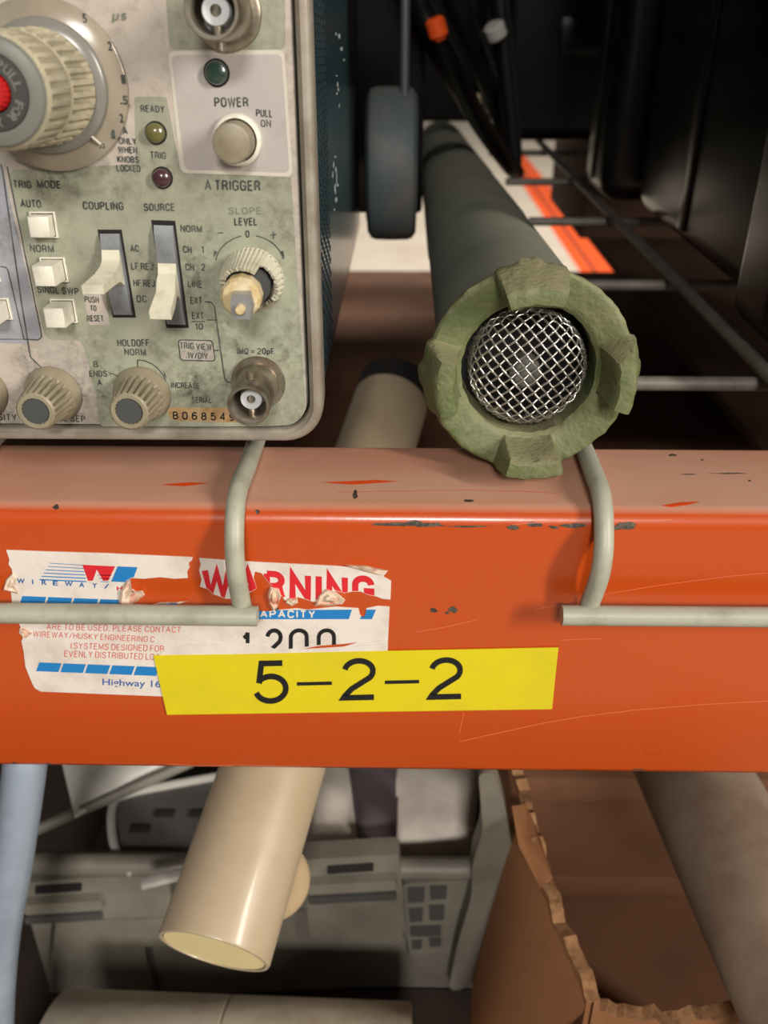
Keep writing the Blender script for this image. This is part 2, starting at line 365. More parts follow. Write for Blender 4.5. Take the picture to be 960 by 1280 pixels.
# drawn grotesque lettering: every glyph is a set of strokes, width w, height 1
def E(cx, cy, rx, ry, a0, a1, n=10): return [(cx + rx * math.cos(rad(a0 + (a1 - a0) * k / n)), cy + ry * math.sin(rad(a0 + (a1 - a0) * k / n))) for k in range(n + 1)]
def _bowl(w, y0, y1, x0=0): r = (y1 - y0) / 2; rx = min(r, (w - x0) * .55); return [(x0, y1), (w - rx, y1)] + E(w - rx, (y0 + y1) / 2, rx, r, 90, -90, 12) + [(x0, y0)]
def _O(w, ry=.28): return E(w / 2, 1 - ry, w / 2, ry, 0, 180, 12) + E(w / 2, ry, w / 2, ry, 180, 360, 12) + [(w, 1 - ry)]
G_ = {
 'A': (.56, [[(0, 0), (.28, 1), (.56, 0)], [(.1, .34), (.46, .34)]]), 'B': (.5, [[(0, 0), (0, 1)], _bowl(.46, .53, 1), _bowl(.5, 0, .53)]),
 'C': (.5, [E(.25, .73, .25, .27, 0, 180, 12) + E(.25, .27, .25, .27, 180, 360, 12)]), 'D': (.5, [[(0, 0), (0, 1), (.2, 1)] + E(.22, .7, .28, .3, 90, 0) + E(.22, .3, .28, .3, 0, -90) + [(0, 0)]]),
 'E': (.42, [[(.42, 0), (0, 0), (0, 1), (.42, 1)], [(0, .53), (.38, .53)]]), 'F': (.4, [[(0, 0), (0, 1), (.4, 1)], [(0, .52), (.36, .52)]]),
 'G': (.52, [E(.26, .73, .26, .27, 0, 180, 12) + E(.26, .27, .26, .27, 180, 360, 12) + [(.52, .46), (.28, .46)]]), 'H': (.5, [[(0, 0), (0, 1)], [(.5, 0), (.5, 1)], [(0, .52), (.5, .52)]]),
 'I': (.02, [[(.01, 0), (.01, 1)]]), 'J': (.4, [[(.4, 1)] + E(.2, .24, .2, .24, 0, -180)]), 'K': (.5, [[(0, 0), (0, 1)], [(.48, 1), (0, .4)], [(.16, .6), (.5, 0)]]),
 'L': (.4, [[(0, 1), (0, 0), (.4, 0)]]), 'M': (.64, [[(0, 0), (0, 1), (.32, .1), (.64, 1), (.64, 0)]]), 'N': (.5, [[(0, 0), (0, 1), (.5, 0), (.5, 1)]]),
 'O': (.52, [_O(.52)]), 'P': (.48, [[(0, 0), (0, 1)], _bowl(.48, .46, 1)]), 'R': (.5, [[(0, 0), (0, 1)], _bowl(.48, .48, 1), [(.26, .48), (.42, .38), (.45, .2), (.5, 0)]]),
 'S': (.48, [E(.24, .76, .23, .24, 10, 180, 9) + E(.24, .76, .23, .23, 180, 250, 4) + E(.24, .26, .24, .27, 70, 0, 4) + E(.24, .26, .24, .26, 0, -175, 10)]),
 'T': (.46, [[(0, 1), (.46, 1)], [(.23, 0), (.23, 1)]]), 'U': (.5, [[(0, 1)] + E(.25, .27, .25, .27, 180, 360, 14) + [(.5, 1)]]), 'V': (.54, [[(0, 1), (.27, 0), (.54, 1)]]),
 'W': (.78, [[(0, 1), (.19, 0), (.39, .95), (.59, 0), (.78, 1)]]), 'X': (.5, [[(0, 0), (.5, 1)], [(0, 1), (.5, 0)]]), 'Y': (.5, [[(0, 1), (.25, .45), (.5, 1)], [(.25, .45), (.25, 0)]]),
 '0': (.46, [_O(.46)]), '1': (.2, [[(.2, 0), (.2, 1), (.14, .86), (0, .8)]]),
 '2': (.6, [E(.3, .72, .28, .28, 170, 0, 14) + E(.28, .72, .30, .30, 0, -38, 5) + [(.16, .24), (.03, .06), (0, 0), (.6, 0)]]),
 '3': (.5, [E(.24, .75, .22, .25, 160, -80, 12) + E(.24, .26, .26, .26, 80, -165, 12)]), '4': (.54, [[(.4, 0), (.4, 1), (0, .3), (.54, .3)]]),
 '5': (.6, [[(.53, 1), (.1, 1), (.05, .47)] + E(.29, .32, .31, .33, 135, -162, 22)]), '6': (.5, [E(.27, .76, .22, .24, 20, 100, 6) + E(.3, .5, .3, .5, 110, 180, 8) + E(.25, .3, .25, .3, 180, 540, 22)]),
 '7': (.5, [[(0, 1), (.5, 1), (.16, 0)]]), '8': (.5, [E(.25, .77, .21, .23, 0, 360, 20), E(.25, .27, .25, .27, 0, 360, 20)]),
 '9': (.5, [E(.25, .7, .25, .3, 0, 360, 22), E(.2, .5, .3, .5, 0, -70, 8) + E(.23, .24, .22, .24, -80, -160, 6)]),
 '/': (.36, [[(0, 0), (.36, 1)]]), '(': (.18, [E(.3, .45, .3, .6, 120, 240)]), ')': (.18, [E(-.12, .45, .3, .6, 60, -60)]), ',': (.1, [[(.08, .08), (.0, -.14)]]), '.': (.06, [[(.03, 0), (.03, .1)]]),
 '=': (.5, [[(0, .6), (.5, .6)], [(0, .32), (.5, .32)]]), '-': (.4, [[(0, .48), (.4, .48)]]), 'p': (.4, [[(0, -.25), (0, .66)], E(.2, .33, .2, .33, 0, 360, 16)]),
 '\u03a9': (.56, [[(0, 0), (.2, 0), (.2, .1)] + E(.28, .6, .28, .4, 240, -60, 16) + [(.36, .1), (.36, 0), (.56, 0)]]), '\u03bc': (.42, [[(0, -.3), (0, .7)], [(0, .2)] + E(.19, .16, .19, .16, 190, 350, 6) + [(.4, .7)]]),
 's': (.36, [E(.18, .5, .17, .17, 20, 270, 9) + E(.18, .17, .18, .17, 90, -160, 9)])}
def miter(pts, wd):
    P = [Vector(p) for p in pts]; P = [p for i, p in enumerate(P) if i == 0 or (p - P[i - 1]).length > 1e-6]; out = []
    for i in range(len(P) - 1):
        a, b = P[i], P[i + 1]; d = (b - a).normalized(); n = Vector((-d.y, d.x))
        def edge(j, q):
            if j <= 0 or j >= len(P) - 1: return n * wd / 2, False
            d0 = (P[j] - P[j - 1]).normalized(); d1 = (P[j + 1] - P[j]).normalized(); m_ = Vector((-(d0 + d1).y, (d0 + d1).x))
            if m_.length < .35: return n * wd / 2, True
            m_.normalize(); c_ = m_.dot(n); return m_ * (wd / 2 / max(c_, .35)), False
        na, _ = edge(i, a); nb_, _ = edge(i + 1, b)
        out.append([a + na, b + nb_, b - nb_, a - na])
    return out
def stroke_px(bm, s_, bl, br, tl, proj, wt=.16, within=None, gap=None):
    """stroke lettering in a box given by bottom-left, bottom-right, top-left picture points; wt = stroke width / height"""
    bl, br, tl = Vector(bl), Vector(br), Vector(tl); W = (br - bl).length; H = (tl - bl).length; ex_ = (br - bl) / W; ey_ = (tl - bl) / H; t_ = wt * H
    g = (.14 + wt) if gap is None else gap; adv = []; x = 0
    for ch in s_:
        if ch == ' ': x += .24; adv.append(None); continue
        adv.append(x); x += G_[ch][0] + g
    tot = x - g; kx = (W - t_) / max(tot, .05) if tot > .1 else H
    conv = None
    if within:
        P = [Vector(p) for p in within]; conv = [[P[i] for i in t] for t in tessellate_polygon([[Vector((p.x, p.y, 0)) for p in P]])]
    kq = 0
    def lift(p): return p + (CAM - p).normalized() * (.0025 * (kq % 9))
    for ch, x0 in zip(s_, adv):
        if x0 is None: continue
        for st in G_[ch][1]:
            loc_ = [(t_ / 2 + (x0 + px_) * kx, t_ / 2 + py_ * (H - t_)) for px_, py_ in st]
            for q in miter(loc_, t_):
                kq += 1
                Q = [bl + ex_ * p.x + ey_ * p.y for p in q]
                for piece in ([Q] if not conv else [c for c in (clip(Q, k) for k in conv) if c]):
                    try: bm.faces.new([bm.verts.new(lift(proj(*p))) for p in piece])
                    except ValueError: pass
# text -> list of 2-D triangles in the unit square
_tc = {}
def text_tris(s, bold=0.0):
    key = (s, bold)
    if key in _tc: return _tc[key]
    cu = bpy.data.curves.new('lettering', 'FONT'); cu.body = s; cu.size = 1; cu.offset = bold; cu.resolution_u = 5
    cu.fill_mode = 'FRONT'
    o = bpy.data.objects.new('lettering', cu); C.objects.link(o)
    dg = bpy.context.evaluated_depsgraph_get(); me = bpy.data.meshes.new_from_object(o.evaluated_get(dg))
    bm = bmesh.new(); bm.from_mesh(me); bmesh.ops.triangulate(bm, faces=bm.faces)
    T = [[Vector((v.co.x, v.co.y)) for v in f.verts] for f in bm.faces]
    bm.free(); bpy.data.meshes.remove(me); bpy.data.objects.remove(o); bpy.data.curves.remove(cu)
    xs = [p.x for t in T for p in t]; ys = [p.y for t in T for p in t]
    x0, x1, y0, y1 = min(xs), max(xs), min(ys), max(ys)
    T = [[Vector(((p.x - x0) / (x1 - x0), (p.y - y0) / max(y1 - y0, 1e-6))) for p in t] for t in T]
    _tc[key] = T; return T
def clip(tri, conv):
    """Sutherland-Hodgman: tri by convex polygon"""
    area2 = sum(conv[i - 1].x * conv[i].y - conv[i].x * conv[i - 1].y for i in range(len(conv)))
    cv = conv if area2 > 0 else conv[::-1]; out = tri
    for i in range(len(cv)):
        a, b = cv[i - 1], cv[i]; res = []
        f = lambda p: (b.x - a.x) * (p.y - a.y) - (b.y - a.y) * (p.x - a.x)
        for j in range(len(out)):
            p, q = out[j - 1], out[j]; fp, fq = f(p), f(q)
            if (fp >= 0) != (fq >= 0): res.append(p + (q - p) * (fp / (fp - fq)))
            if fq >= 0: res.append(q)
        out = res
        if len(out) < 3: return []
    return out
def text_px(bm, s, bl, br, tl, proj, bold=0.0, within=None):
    """lettering laid on a plane: its box given by bottom-left, bottom-right and top-left picture points"""
    bl, br, tl = Vector(bl), Vector(br), Vector(tl)
    conv = None
    if within:
        P = [Vector(p) for p in within]
        conv = [[P[i] for i in t] for t in tessellate_polygon([[Vector((p.x, p.y, 0)) for p in P]])]
    for t in text_tris(s, bold):
        q = [bl + (br - bl) * p.x + (tl - bl) * p.y for p in t]
        for piece in ([q] if not conv else [c for c in (clip(q, k) for k in conv) if c]):
            try: bm.faces.new([bm.verts.new(proj(*p)) for p in piece])
            except ValueError: pass
def poly_px(bm, pts, proj, within=None):
    tr = tessellate_polygon([[Vector((p[0], p[1], 0)) for p in pts]])
    P = [Vector(p) for p in pts]
    conv = None
    if within:
        W = [Vector(p) for p in within]
        conv = [[W[i] for i in t] for t in tessellate_polygon([[Vector((p.x, p.y, 0)) for p in W]])]
    for t in tr:
        q = [P[i] for i in t]
        for piece in ([q] if not conv else [c for c in (clip(q, k) for k in conv) if c]):
            bm.faces.new([bm.verts.new(proj(*p)) for p in piece])
def line_px(bm, pts, wd, proj):
    L, Rr = ribbon(pts, wd)
    for i in range(len(L) - 1):
        bm.faces.new([bm.verts.new(proj(*p)) for p in (L[i], L[i + 1], Rr[i + 1], Rr[i])])
def slab_px(bm, pts, plane, th, nrm):
    prism(bm, [plane(*p) for p in pts], Vector(nrm) * th)

# ================================================================== THE BEAM
beam = thing('rack_beam', 'orange steel pallet rack beam crossing the whole picture, with stickers and yellow tag', 'beam', (0, 17, -76))
def beam_section(x, r=4.2, inset=0):
    P = [(34, -76), (34, -r * .7)]
    P += [(34 - r * .7 + r * .7 * math.cos(a), -r * .7 + r * .7 * math.sin(a)) for a in [rad(t) for t in range(10, 91, 20)]]
    P += [(r - r * math.sin(a), -r + r * math.cos(a)) for a in [rad(t) for t in range(0, 91, 9)]]
    P += [(0, -20), (0, -48), (0, -74.2), (.5, -75.5), (1.8, -76)]
    return [Vector((x, y, z)) for y, z in P]
bm = nb(); secs = []
for x in [-420 + 20 * k for k in range(43)]: secs.append([bm.verts.new(p) for p in beam_section(x)])
for A, B in zip(secs, secs[1:]):
    for k in range(len(A)): bm.faces.new((A[k], A[(k + 1) % len(A)], B[(k + 1) % len(A)], B[k]))
bm.faces.new(secs[0]); bm.faces.new(secs[-1][::-1])
part('beam_profile', bm, 'beam', beam, sharp=50)
def face(off): return lambda px, py: onY(px, py, -off)
F0 = face(0)
# chipped paint along the upper bend and small nicks
def blob(cx, cy, rx, ry, n=14, jag=.35):
    return [(cx + rx * math.cos(2 * math.pi * k / n) * (1 + random.uniform(-jag, jag)), cy + ry * math.sin(2 * math.pi * k / n) * (1 + random.uniform(-jag, jag))) for k in range(n)]
chips = [(490, 656, 30, 1.6), (535, 656, 22, 3.2), (520, 654, 12, 3.5), (585, 658, 28, 1.2), (640, 659, 9, 3), (668, 656, 10, 3.4), (692, 659, 6, 2), (716, 657, 14, 3),
         (782, 657, 15, 4), (770, 660, 8, 2.5), (478, 655, 14, 1.3), (542, 763, 5, 3), (566, 762, 6, 4), (559, 766, 3, 2), (70, 634, 4, 3.2), (322, 640, 3, 3), (444, 618, 3, 5),
         (586, 626, 6, 2), (18, 954, 3, 1.4), (60, 955, 3, 1.4), (345, 762, 4, 3), (178, 757, 2, 2), (798, 962, 8, 1), (841, 569, 5, 1.4), (878, 575, 2, 1), (937, 601, 2, 1), (860, 593, 10, .6), (915, 592, 24, .7), (500, 655, 18, 2.5)]
def beam_surf(px, py, off=.04):
    """point of the beam's outside seen at a picture point"""
    p = onY(px, py, 0)
    if p.z <= -4.2: return p + Vector((0, -off, 0))
    q = onZ(px, py, 0)
    if q.y >= 4.2: return q + Vector((0, 0, off))
    d = ray(px, py).normalized(); o = CAM - Vector((0, 4.2, -4.2)); o.x = 0; dd = Vector((0, d.y, d.z))
    a = dd.dot(dd); b2 = 2 * o.dot(dd); c = o.dot(o) - (4.2 + off) ** 2
    disc = max(b2 * b2 - 4 * a * c, 0); t = (-b2 - math.sqrt(disc)) / (2 * a); return CAM + d * t
for i, (cx, cy, rx, ry) in enumerate(chips):
    bm = nb(); b_ = blob(cx, cy, rx, ry)
    cen = bm.verts.new(beam_surf(cx, cy)); vs = [bm.verts.new(beam_surf(*p)) for p in b_]
    for k in range(len(vs)): bm.faces.new((cen, vs[k], vs[(k + 1) % len(vs)]))
    part('paint_chip', bm, 'chip', beam)
bm = nb()
for pts in ([(668, 762), (760, 742), (880, 724), (958, 716)], [(575, 927), (700, 900), (820, 885), (960, 876)], [(520, 790), (560, 783), (598, 774)],
            [(574, 918), (580, 890)], [(0, 782 - 30), (6, 757)], [(210, 955), (250, 957), (290, 957)], [(700, 800), (752, 798)], [(640, 656), (700, 652), (840, 650)],
            [(420, 615), (600, 613), (700, 617)]):
    P = smooth_path([(a, b, 0) for a, b in pts], 8); line_px(bm, [(p.x, p.y + random.uniform(-.3, .3)) for p in P], .7, beam_surf)
part('scratches', bm, 'scratch', beam, 'thin pale scratches', kind='stuff')
bm = nb()
poly_px(bm, [(826, 632), (850, 628), (876, 627), (860, 631), (840, 634)], beam_surf); poly_px(bm, [(400, 603), (470, 600), (500, 602), (440, 606)], beam_surf)
poly_px(bm, [(200, 606), (236, 603), (262, 604), (230, 608)], beam_surf)
part('scrape', bm, 'rescratch', beam, 'bright orange scrape marks')
for cx, cy in ((650, 935), (816, 938)):
    bm = nb(); P = [(cx + 10 * math.cos(a), cy + 6 * math.sin(a)) for a in [2 * math.pi * k / 24 for k in range(25)]]
    line_px(bm, P, .9, beam_surf); part('dimple', bm, 'dimple', beam, 'faint round dimple')

# --- torn white capacity sticker
A_ = [(8, 687), (60, 689), (130, 691), (241, 696), (240, 700), (236, 703), (237, 709), (234, 714), (235, 722), (218, 723), (200, 721), (180, 723), (163, 722), (164, 735), (170, 739), (178, 738), (181, 743), (172, 751), (160, 757), (16, 758), (14, 741), (12, 735), (14, 727), (16, 719), (15, 711), (11, 705), (12, 699)]
B_ = [(249, 697), (300, 701), (420, 707), (485, 713), (479, 720), (489, 726), (488, 749), (478, 748), (470, 745), (460, 743), (451, 739), (440, 739), (431, 741), (420, 738), (410, 741), (404, 749), (392, 752), (380, 748), (372, 746), (366, 751), (356, 750), (352, 744), (346, 748), (340, 742), (341, 733), (335, 727), (327, 716), (319, 714), (317, 722), (321, 735), (310, 742), (300, 748), (283, 748), (277, 746), (266, 742), (260, 736), (250, 733), (252, 724), (249, 712), (251, 705)]
C_ = [(16, 757), (90, 757), (160, 757), (200, 759), (335, 764), (350, 762), (371, 760), (385, 762), (400, 760), (420, 758), (448, 760), (450, 768), (454, 772), (457, 768), (458, 760), (472, 757), (487, 758), (486, 780), (485, 800), (484, 830), (480, 876), (300, 873), (203, 870), (51, 864), (44, 860), (41, 855), (32, 833), (30, 815), (27, 801), (29, 797), (24, 790), (26, 783), (20, 772)]
stick = thing  # (kept short below)
bm = nb()
for P in (A_, B_, C_): slab_px(bm, P, F0, .15, (0, -1, 0))
sticker = part('torn_sticker', bm, 'paper', beam, 'torn white and blue capacity warning sticker')
ST = face(.19)
def pr(name, m, fn, parent=sticker, label=None):
    bm = nb(); fn(bm); return part(name, bm, m, parent, label, recalc=False)
def f_(bm):
    poly_px(bm, [(103, 706), (144, 708), (135, 726), (129, 726), (121, 712), (116, 726), (110, 726)], ST)
pr('red_emblem', 'red_ink', f_)
def f_(bm):
    poly_px(bm, [(147, 708), (172, 709), (167, 722), (163, 722), (163, 728), (139, 727)], ST, A_)
    for k in range(6):
        line_px(bm, [(62 - 2.5 * k, 704 + 4.1 * k), (104 + .8 * k, 706.5 + 4.1 * k)], .7 + .15 * k, ST)
        if k > 2: line_px(bm, [(116 + 2 * k, 706.5 + 4.1 * k), (144 - 1.5 * k, 707 + 4.1 * k)], .8, ST)
pr('blue_emblem', 'blue_ink', f_)
def f_(bm):
    for ch, x in zip('WIREWAY/', (21, 40, 52, 66, 81, 99, 115, 130)):
        wd = {'W': 10, 'I': 1.6, '/': 5}.get(ch, 6.5)
        text_px(bm, ch, (x, 729 + (x - 21) * .06), (x + wd, 729.5 + (x - 21) * .06), (x + (1.5 if ch == '/' else 0), 723 + (x - 21) * .06), ST, .03)
pr('lettering', 'navy_ink', f_)
pr('lettering', 'red_ink', lambda bm: text_px(bm, 'H', (146, 738), (153, 738), (146, 733), ST, .03))
def stripes(bm, x0, x1, y0, y1, slope, wd, gap, within):
    x = x0
    while x < x1:
        e = min(x + wd, x1)
        poly_px(bm, [(x + 3, y0 + (x - x0) * slope), (e + 3, y0 + (e - x0) * slope), (e - 1, y1 + (e - x0) * slope), (x - 1, y1 + (x - x0) * slope)], ST, within)
        x += wd + gap
pr('blue_stripes', 'blue_ink', lambda bm: (stripes(bm, 25, 146, 745, 757.5, .04, 30, 2.5, A_), stripes(bm, 46, 215, 828, 839, .04, 28, 2.5, C_), stripes(bm, 222, 262, 811, 816, .04, 22, 2, C_),
                                     poly_px(bm, [(322, 763), (440, 762), (436, 774), (322, 774)], ST, C_), poly_px(bm, [(455, 762), (470, 762), (465, 774), (450, 774)], ST, C_)))
def f_(bm):
    for s, x0, y0, x1, y1, h in (('ARE TO BE USED, PLEASE CONTACT', 58, 787, 226, 791, 7.5), ('WIREWAY/HUSKY ENGINEERING C', 41, 796, 193, 803, 7.5),
                                 ('(SYSTEMS DESIGNED FOR', 88, 811, 205, 815, 8), ('EVENLY DISTRIBUTED LOADS)', 80, 821, 216, 826, 8)):
        stroke_px(bm, s, (x0, y0), (x1, y1), (x0 + .5, y0 - h), ST, .12, C_)
pr('fine_print', 'red_thin', f_)
pr('lettering', 'navy_ink', lambda bm: text_px(bm, 'Highway 16', (128, 859), (201, 862), (128, 848), ST, .01, C_))
pr('warning_lettering', 'red_ink', lambda bm: stroke_px(bm, 'WARNING', (252, 746), (468, 757), (252, 709), ST, .215, B_, .34))
pr('white_lettering', 'paper', lambda bm: stroke_px(bm, 'CAPACITY', (314, 772), (394, 773), (314, 762), face(.23), .2, C_))
FLAP = [(196, 822), (205, 812), (240, 805), (300, 803), (332, 806), (347, 813), (362, 811), (400, 806), (440, 806), (470, 801), (485, 799.5), (484, 802), (478, 802.5), (440, 808), (484, 804), (483, 822), (196, 824)]
pr('capacity_figures', 'black_ink', lambda bm: (stroke_px(bm, '1', (302, 824), (312, 823), (302, 789), face(.22), .14, C_), stroke_px(bm, '2', (331, 823), (354, 822), (331, 786), face(.22), .14, C_), stroke_px(bm, '0', (361, 822), (386, 821), (361, 786), face(.22), .14, C_), stroke_px(bm, '0', (396, 821), (420, 820), (396, 786), face(.22), .14, C_)))
bm = nb(); slab_px(bm, FLAP, face(.2), .12, (0, -1, 0)); part('loose_flap', bm, 'paper', sticker, 'wrinkled loose strip of sticker paper')
bm = nb(); slab_px(bm, [(378, 811), (400, 807), (430, 805), (446, 803), (430, 808), (400, 810)], face(.3), .05, (0, -1, 0)); part('tear', bm, 'beam', sticker, 'tear showing orange paint')
# curled and crumpled bits
def crumple(pts, h, parent=sticker, seed=1):
    rnd = random.Random(seed); bm = nb(); cx = sum(p[0] for p in pts) / len(pts); cy = sum(p[1] for p in pts) / len(pts)
    rings = []
    for s, hh in ((1, 0), (.8, .8), (.5, .5), (.25, 1)):
        rings.append([bm.verts.new(onY(cx + (x - cx) * s + rnd.uniform(-.7, .7), cy + (y - cy) * s + rnd.uniform(-.7, .7), -.15 - h * hh * rnd.uniform(.5, 1.1))) for x, y in pts])
    for A, B in zip(rings, rings[1:]):
        for k in range(len(A)): bm.faces.new((A[k], A[(k + 1) % len(A)], B[(k + 1) % len(A)], B[k]))
    bm.faces.new(rings[-1]); part('curled_scrap', bm, 'paper_raw', parent, sharp=20)
crumple([(4, 735), (8, 724), (16, 716), (20, 722), (17, 733), (22, 742), (12, 740), (4, 738)], 1.0, seed=2)
crumple([(148, 757), (150, 740), (158, 725), (163, 722), (163, 736), (172, 741), (179, 738), (181, 744), (172, 752), (160, 758)], 1.6, seed=3)
crumple([(335, 744), (338, 734), (348, 735), (352, 745), (347, 760), (341, 764), (336, 755)], 1.5, seed=4)
crumple([(393, 757), (397, 745), (408, 736), (420, 739), (432, 750), (428, 756), (410, 757)], 1.8, seed=5)
crumple([(356, 753), (362, 748), (372, 747), (372, 754), (364, 758)], 1.0, seed=6)
crumple([(430, 706), (460, 707), (485, 713), (478, 720), (455, 714)], 1.2, seed=7)
crumple([(182, 757), (200, 753), (225, 752), (236, 751), (222, 756), (200, 760)], .8, seed=8)
crumple([(24, 786), (30, 786), (40, 792), (32, 798), (27, 796)], .8, seed=9)
bm = nb(); poly_px(bm, [(190, 758), (205, 755), (222, 754), (220, 760), (192, 760)], face(.9)); part('blue_scrap', bm, 'blue_ink', sticker, recalc=False)
# --- yellow label
bm = nb(); slab_px(bm, [(192, 819), (300, 817.5), (450, 814), (698, 809), (694, 846), (690, 886), (450, 889.5), (209, 893), (200, 855)], face(.32), .14, (0, -1, 0))
ylab = part('yellow_tag', bm, 'yellow', beam, 'yellow adhesive tag reading 5-2-2')
YL = face(.5)
def f_(bm):
    stroke_px(bm, '5', (317, 880), (361, 879), (317, 826), YL, .135)
    stroke_px(bm, '2', (426, 876), (471, 875), (426, 823), YL, .135)
    stroke_px(bm, '2', (535, 875), (580, 874), (535, 822), YL, .135)
    line_px(bm, [(371, 855), (415, 854)], 4.4, YL); line_px(bm, [(481, 853), (524, 852)], 4.4, YL)
pr('lettering', 'black_ink', f_, ylab)

# ================================================================== WIRE DECKS
RW = 2.15
def wire(parent, pts, name='wire', r=RW, fil=0, m='wire'):
    bm = nb(); tube(bm, fillet_path(pts, fil) if fil else pts, r, 14); return part(name, bm, m, parent, sharp=50)
deckL = thing('wire_deck', 'grey welded wire deck under the instrument, its front rod ending left of the yellow tag', 'wire deck', (-200, 200, 0), group='wire decks')
deckR = thing('wire_deck', 'grey welded wire deck on the right, with its front rod running off the right edge', 'wire deck', (220, 200, 0), group='wire decks')
def hook(px_top, px_bend, px_bot, parent, yend, drop=False):
    t = onZ(px_top[0], px_top[1], RW); b1 = onZ(px_bend[0], px_bend[1], RW)
    bot = onY(px_bot[0], px_bot[1], -5.2)
    xt = t.x
    pts = [(xt, yend, -22 if drop else RW)]
    if drop: pts += [(xt, 48, -22), (xt, 39, RW)]
    pts += [(xt, 22, RW), (b1.x, 1.0, RW + .6), (b1.x, -6.4, -9), (bot.x, -3.9, bot.z)]
    return wire(parent, pts, 'hooked_wire', RW, 9), bot
hook((318, 558), (298, 612), (303, 770), deckL, 420)
hook((728, 556), (748, 612), (735, 768), deckR, 360, True)
# front rods lie just outside the hooks
a = onY(322, 770, -6.2); wire(deckL, [(-400, -6.2, a.z + 1.0), (a.x, -6.2, a.z)], 'front_rod', 2.3)
a = onY(702, 769, -6.2); wire(deckR, [(a.x, -6.2, a.z), (420, -6.2, a.z + .2)], 'front_rod', 2.3)
for x in (-98, -160, -222, -284, -346): hk = wire(deckL, [(x, 420, RW), (x, 22, RW), (x, 1, RW + .6), (x, -6.4, -9), (x, -3.9, a.z)], 'hooked_wire', RW, 9)
for x in (106, 168, 230, 292, 354): wire(deckR, [(x, 640, RW), (x, 22, RW), (x, 1, RW + .6), (x, -6.4, -9), (x, -3.9, a.z)], 'hooked_wire', RW, 9, 'wire_shaded')
for i, y in enumerate((81, 186, 303, 418, 540)):
    wire(deckR, [(60 if i < 2 else 66, y, -RW), (400, y, -RW)], 'cross_wire', m='wire_shaded')
for y in (81, 186, 303): wire(deckL, [(-400, y, -RW), (-34, y, -RW)], 'cross_wire', m='wire_shaded')

# ================================================================== OSCILLOSCOPE
TL = 2.5
scope = thing('oscilloscope', 'grimy grey-green oscilloscope with teal case standing on the wire deck at upper left', 'oscilloscope', (-110, 9.6, 12), (-rad(TL), 0, 0))
SF = FR[scope.name]; nrm = (SF.to_3x3() @ Vector((0, -1, 0))).normalized()
def sl(x, y, z): return SF @ Vector((x, y, z))          # local (origin at the bottom front edge) -> mm
PY = 1.4                                                  # panel lies this far behind the bezel's lip
def pan(off=0.0): return lambda px, py: hit(px, py, sl(0, PY - off, 0), nrm)
def loc(p): return SF.inverted() @ p
br = loc(hit(405, 552, sl(0, 0, 0), nrm)); X1 = br.x; Z0 = br.z - .3
X0, Z1 = X1 - 300, Z0 + 158
def rrect(x0, x1, z0, z1, r, y, n=8):
    out = []
    for cx, cz, a0 in ((x1 - r, z0 + r, -90), (x1 - r, z1 - r, 0), (x0 + r, z1 - r, 90), (x0 + r, z0 + r, 180)):
        for k in range(n + 1):
            a = rad(a0 + 90 * k / n); out.append(sl(cx + r * math.cos(a), y, cz + r * math.sin(a)))
    return out
def skin(bm, rings, capA=False, capB=False):
    R_ = [[bm.verts.new(p) for p in r] for r in rings]
    for A, B in zip(R_, R_[1:]):
        for k in range(len(A)): bm.faces.new((A[k], A[(k + 1) % len(A)], B[(k + 1) % len(B)], B[k]))
    if capA: bm.faces.new(R_[0][::-1])
    if capB: bm.faces.new(R_[-1])
def rr(ins, y, r0=8.5): return rrect(X0 + ins, X1 - ins, Z0 + ins, Z1 - ins, max(r0 - ins * .75, .5), y)
# bezel
bm = nb(); skin(bm, [rr(.9, 9), rr(.2, 8.8), rr(0, 4), rr(0, 1.2), rr(.35, .4), rr(.9, 0), rr(1.9, 0), rr(2.1, .35), rr(2.55, .5), rr(2.8, 1.0), rr(2.85, 4)])
part('bezel', bm, 'bezel', scope, 'scuffed bare metal front frame', sharp=50)
bm = nb(); skin(bm, [rr(2.7, 3.9), rr(9, 3.9)], capB=True); part('shadow_gap', bm, 'gap', scope, 'black recess round the panel')
bm = nb(); skin(bm, [rr(3.35, 3.8), rr(3.35, PY + .25), rr(3.5, PY)], capB=True)
panel = part('front_panel', bm, 'panel', scope, 'pale pinkish grey front panel', sharp=50)
# cabinet
bm = nb(); skin(bm, [rr(1.2, 8.9, 8), rr(1.2, 9.2, 8), rr(1.2, 232, 8), rr(4, 236, 8)], True, True)
cab = part('cabinet', bm, 'teal', scope, 'dark teal wrap-round cabinet', sharp=50)
bm = nb()
xs = X1 - 1.2
for r in range(46):
    for c in range(12):
        y = 13 + c * 3.2; z = Z0 + 8 + r * 3.1 + (c % 2) * 1.5
        prism(bm, [sl(xs + .02, y + a, z + b) for a, b in ((0, 0), (1.3, .3), (1.3, 1.5), (0, 1.2))], (SF.to_3x3() @ Vector((.12, 0, 0))))
part('louvres', bm, 'louvre', cab, 'rows of small dark vent slots', kind='stuff')
bm = nb()
for (px, py, a, b) in ((424, 45, 1.6, 3), (420, 42, 1, 2), (427, 61, 1.6, 2.4), (422, 105, 1.2, 3), (423, 112, 1, 3), (421, 117, 1.2, 1.6), (424, 132, .8, 3), (430, 75, 1, 1.6), (421, 95, 1, 1), (420, 212, .9, 4), (421, 224, .8, 8), (419, 236, .9, 6), (422, 232, 1.6, 1.6), (417, 206, .7, 4), (420, 250, 1.6, 3), (419, 196, 1.2, 1.6), (416, 218, .6, 6), (418, 262, .8, 2)):
    P = []
    for (x, y) in blob(px, py, a, b, 9, .5):
        P.append(hit(x, y, sl(xs + .04, 0, 0), SF.to_3x3() @ Vector((1, 0, 0))))
    vs = [bm.verts.new(p) for p in P]; bm.faces.new(vs)
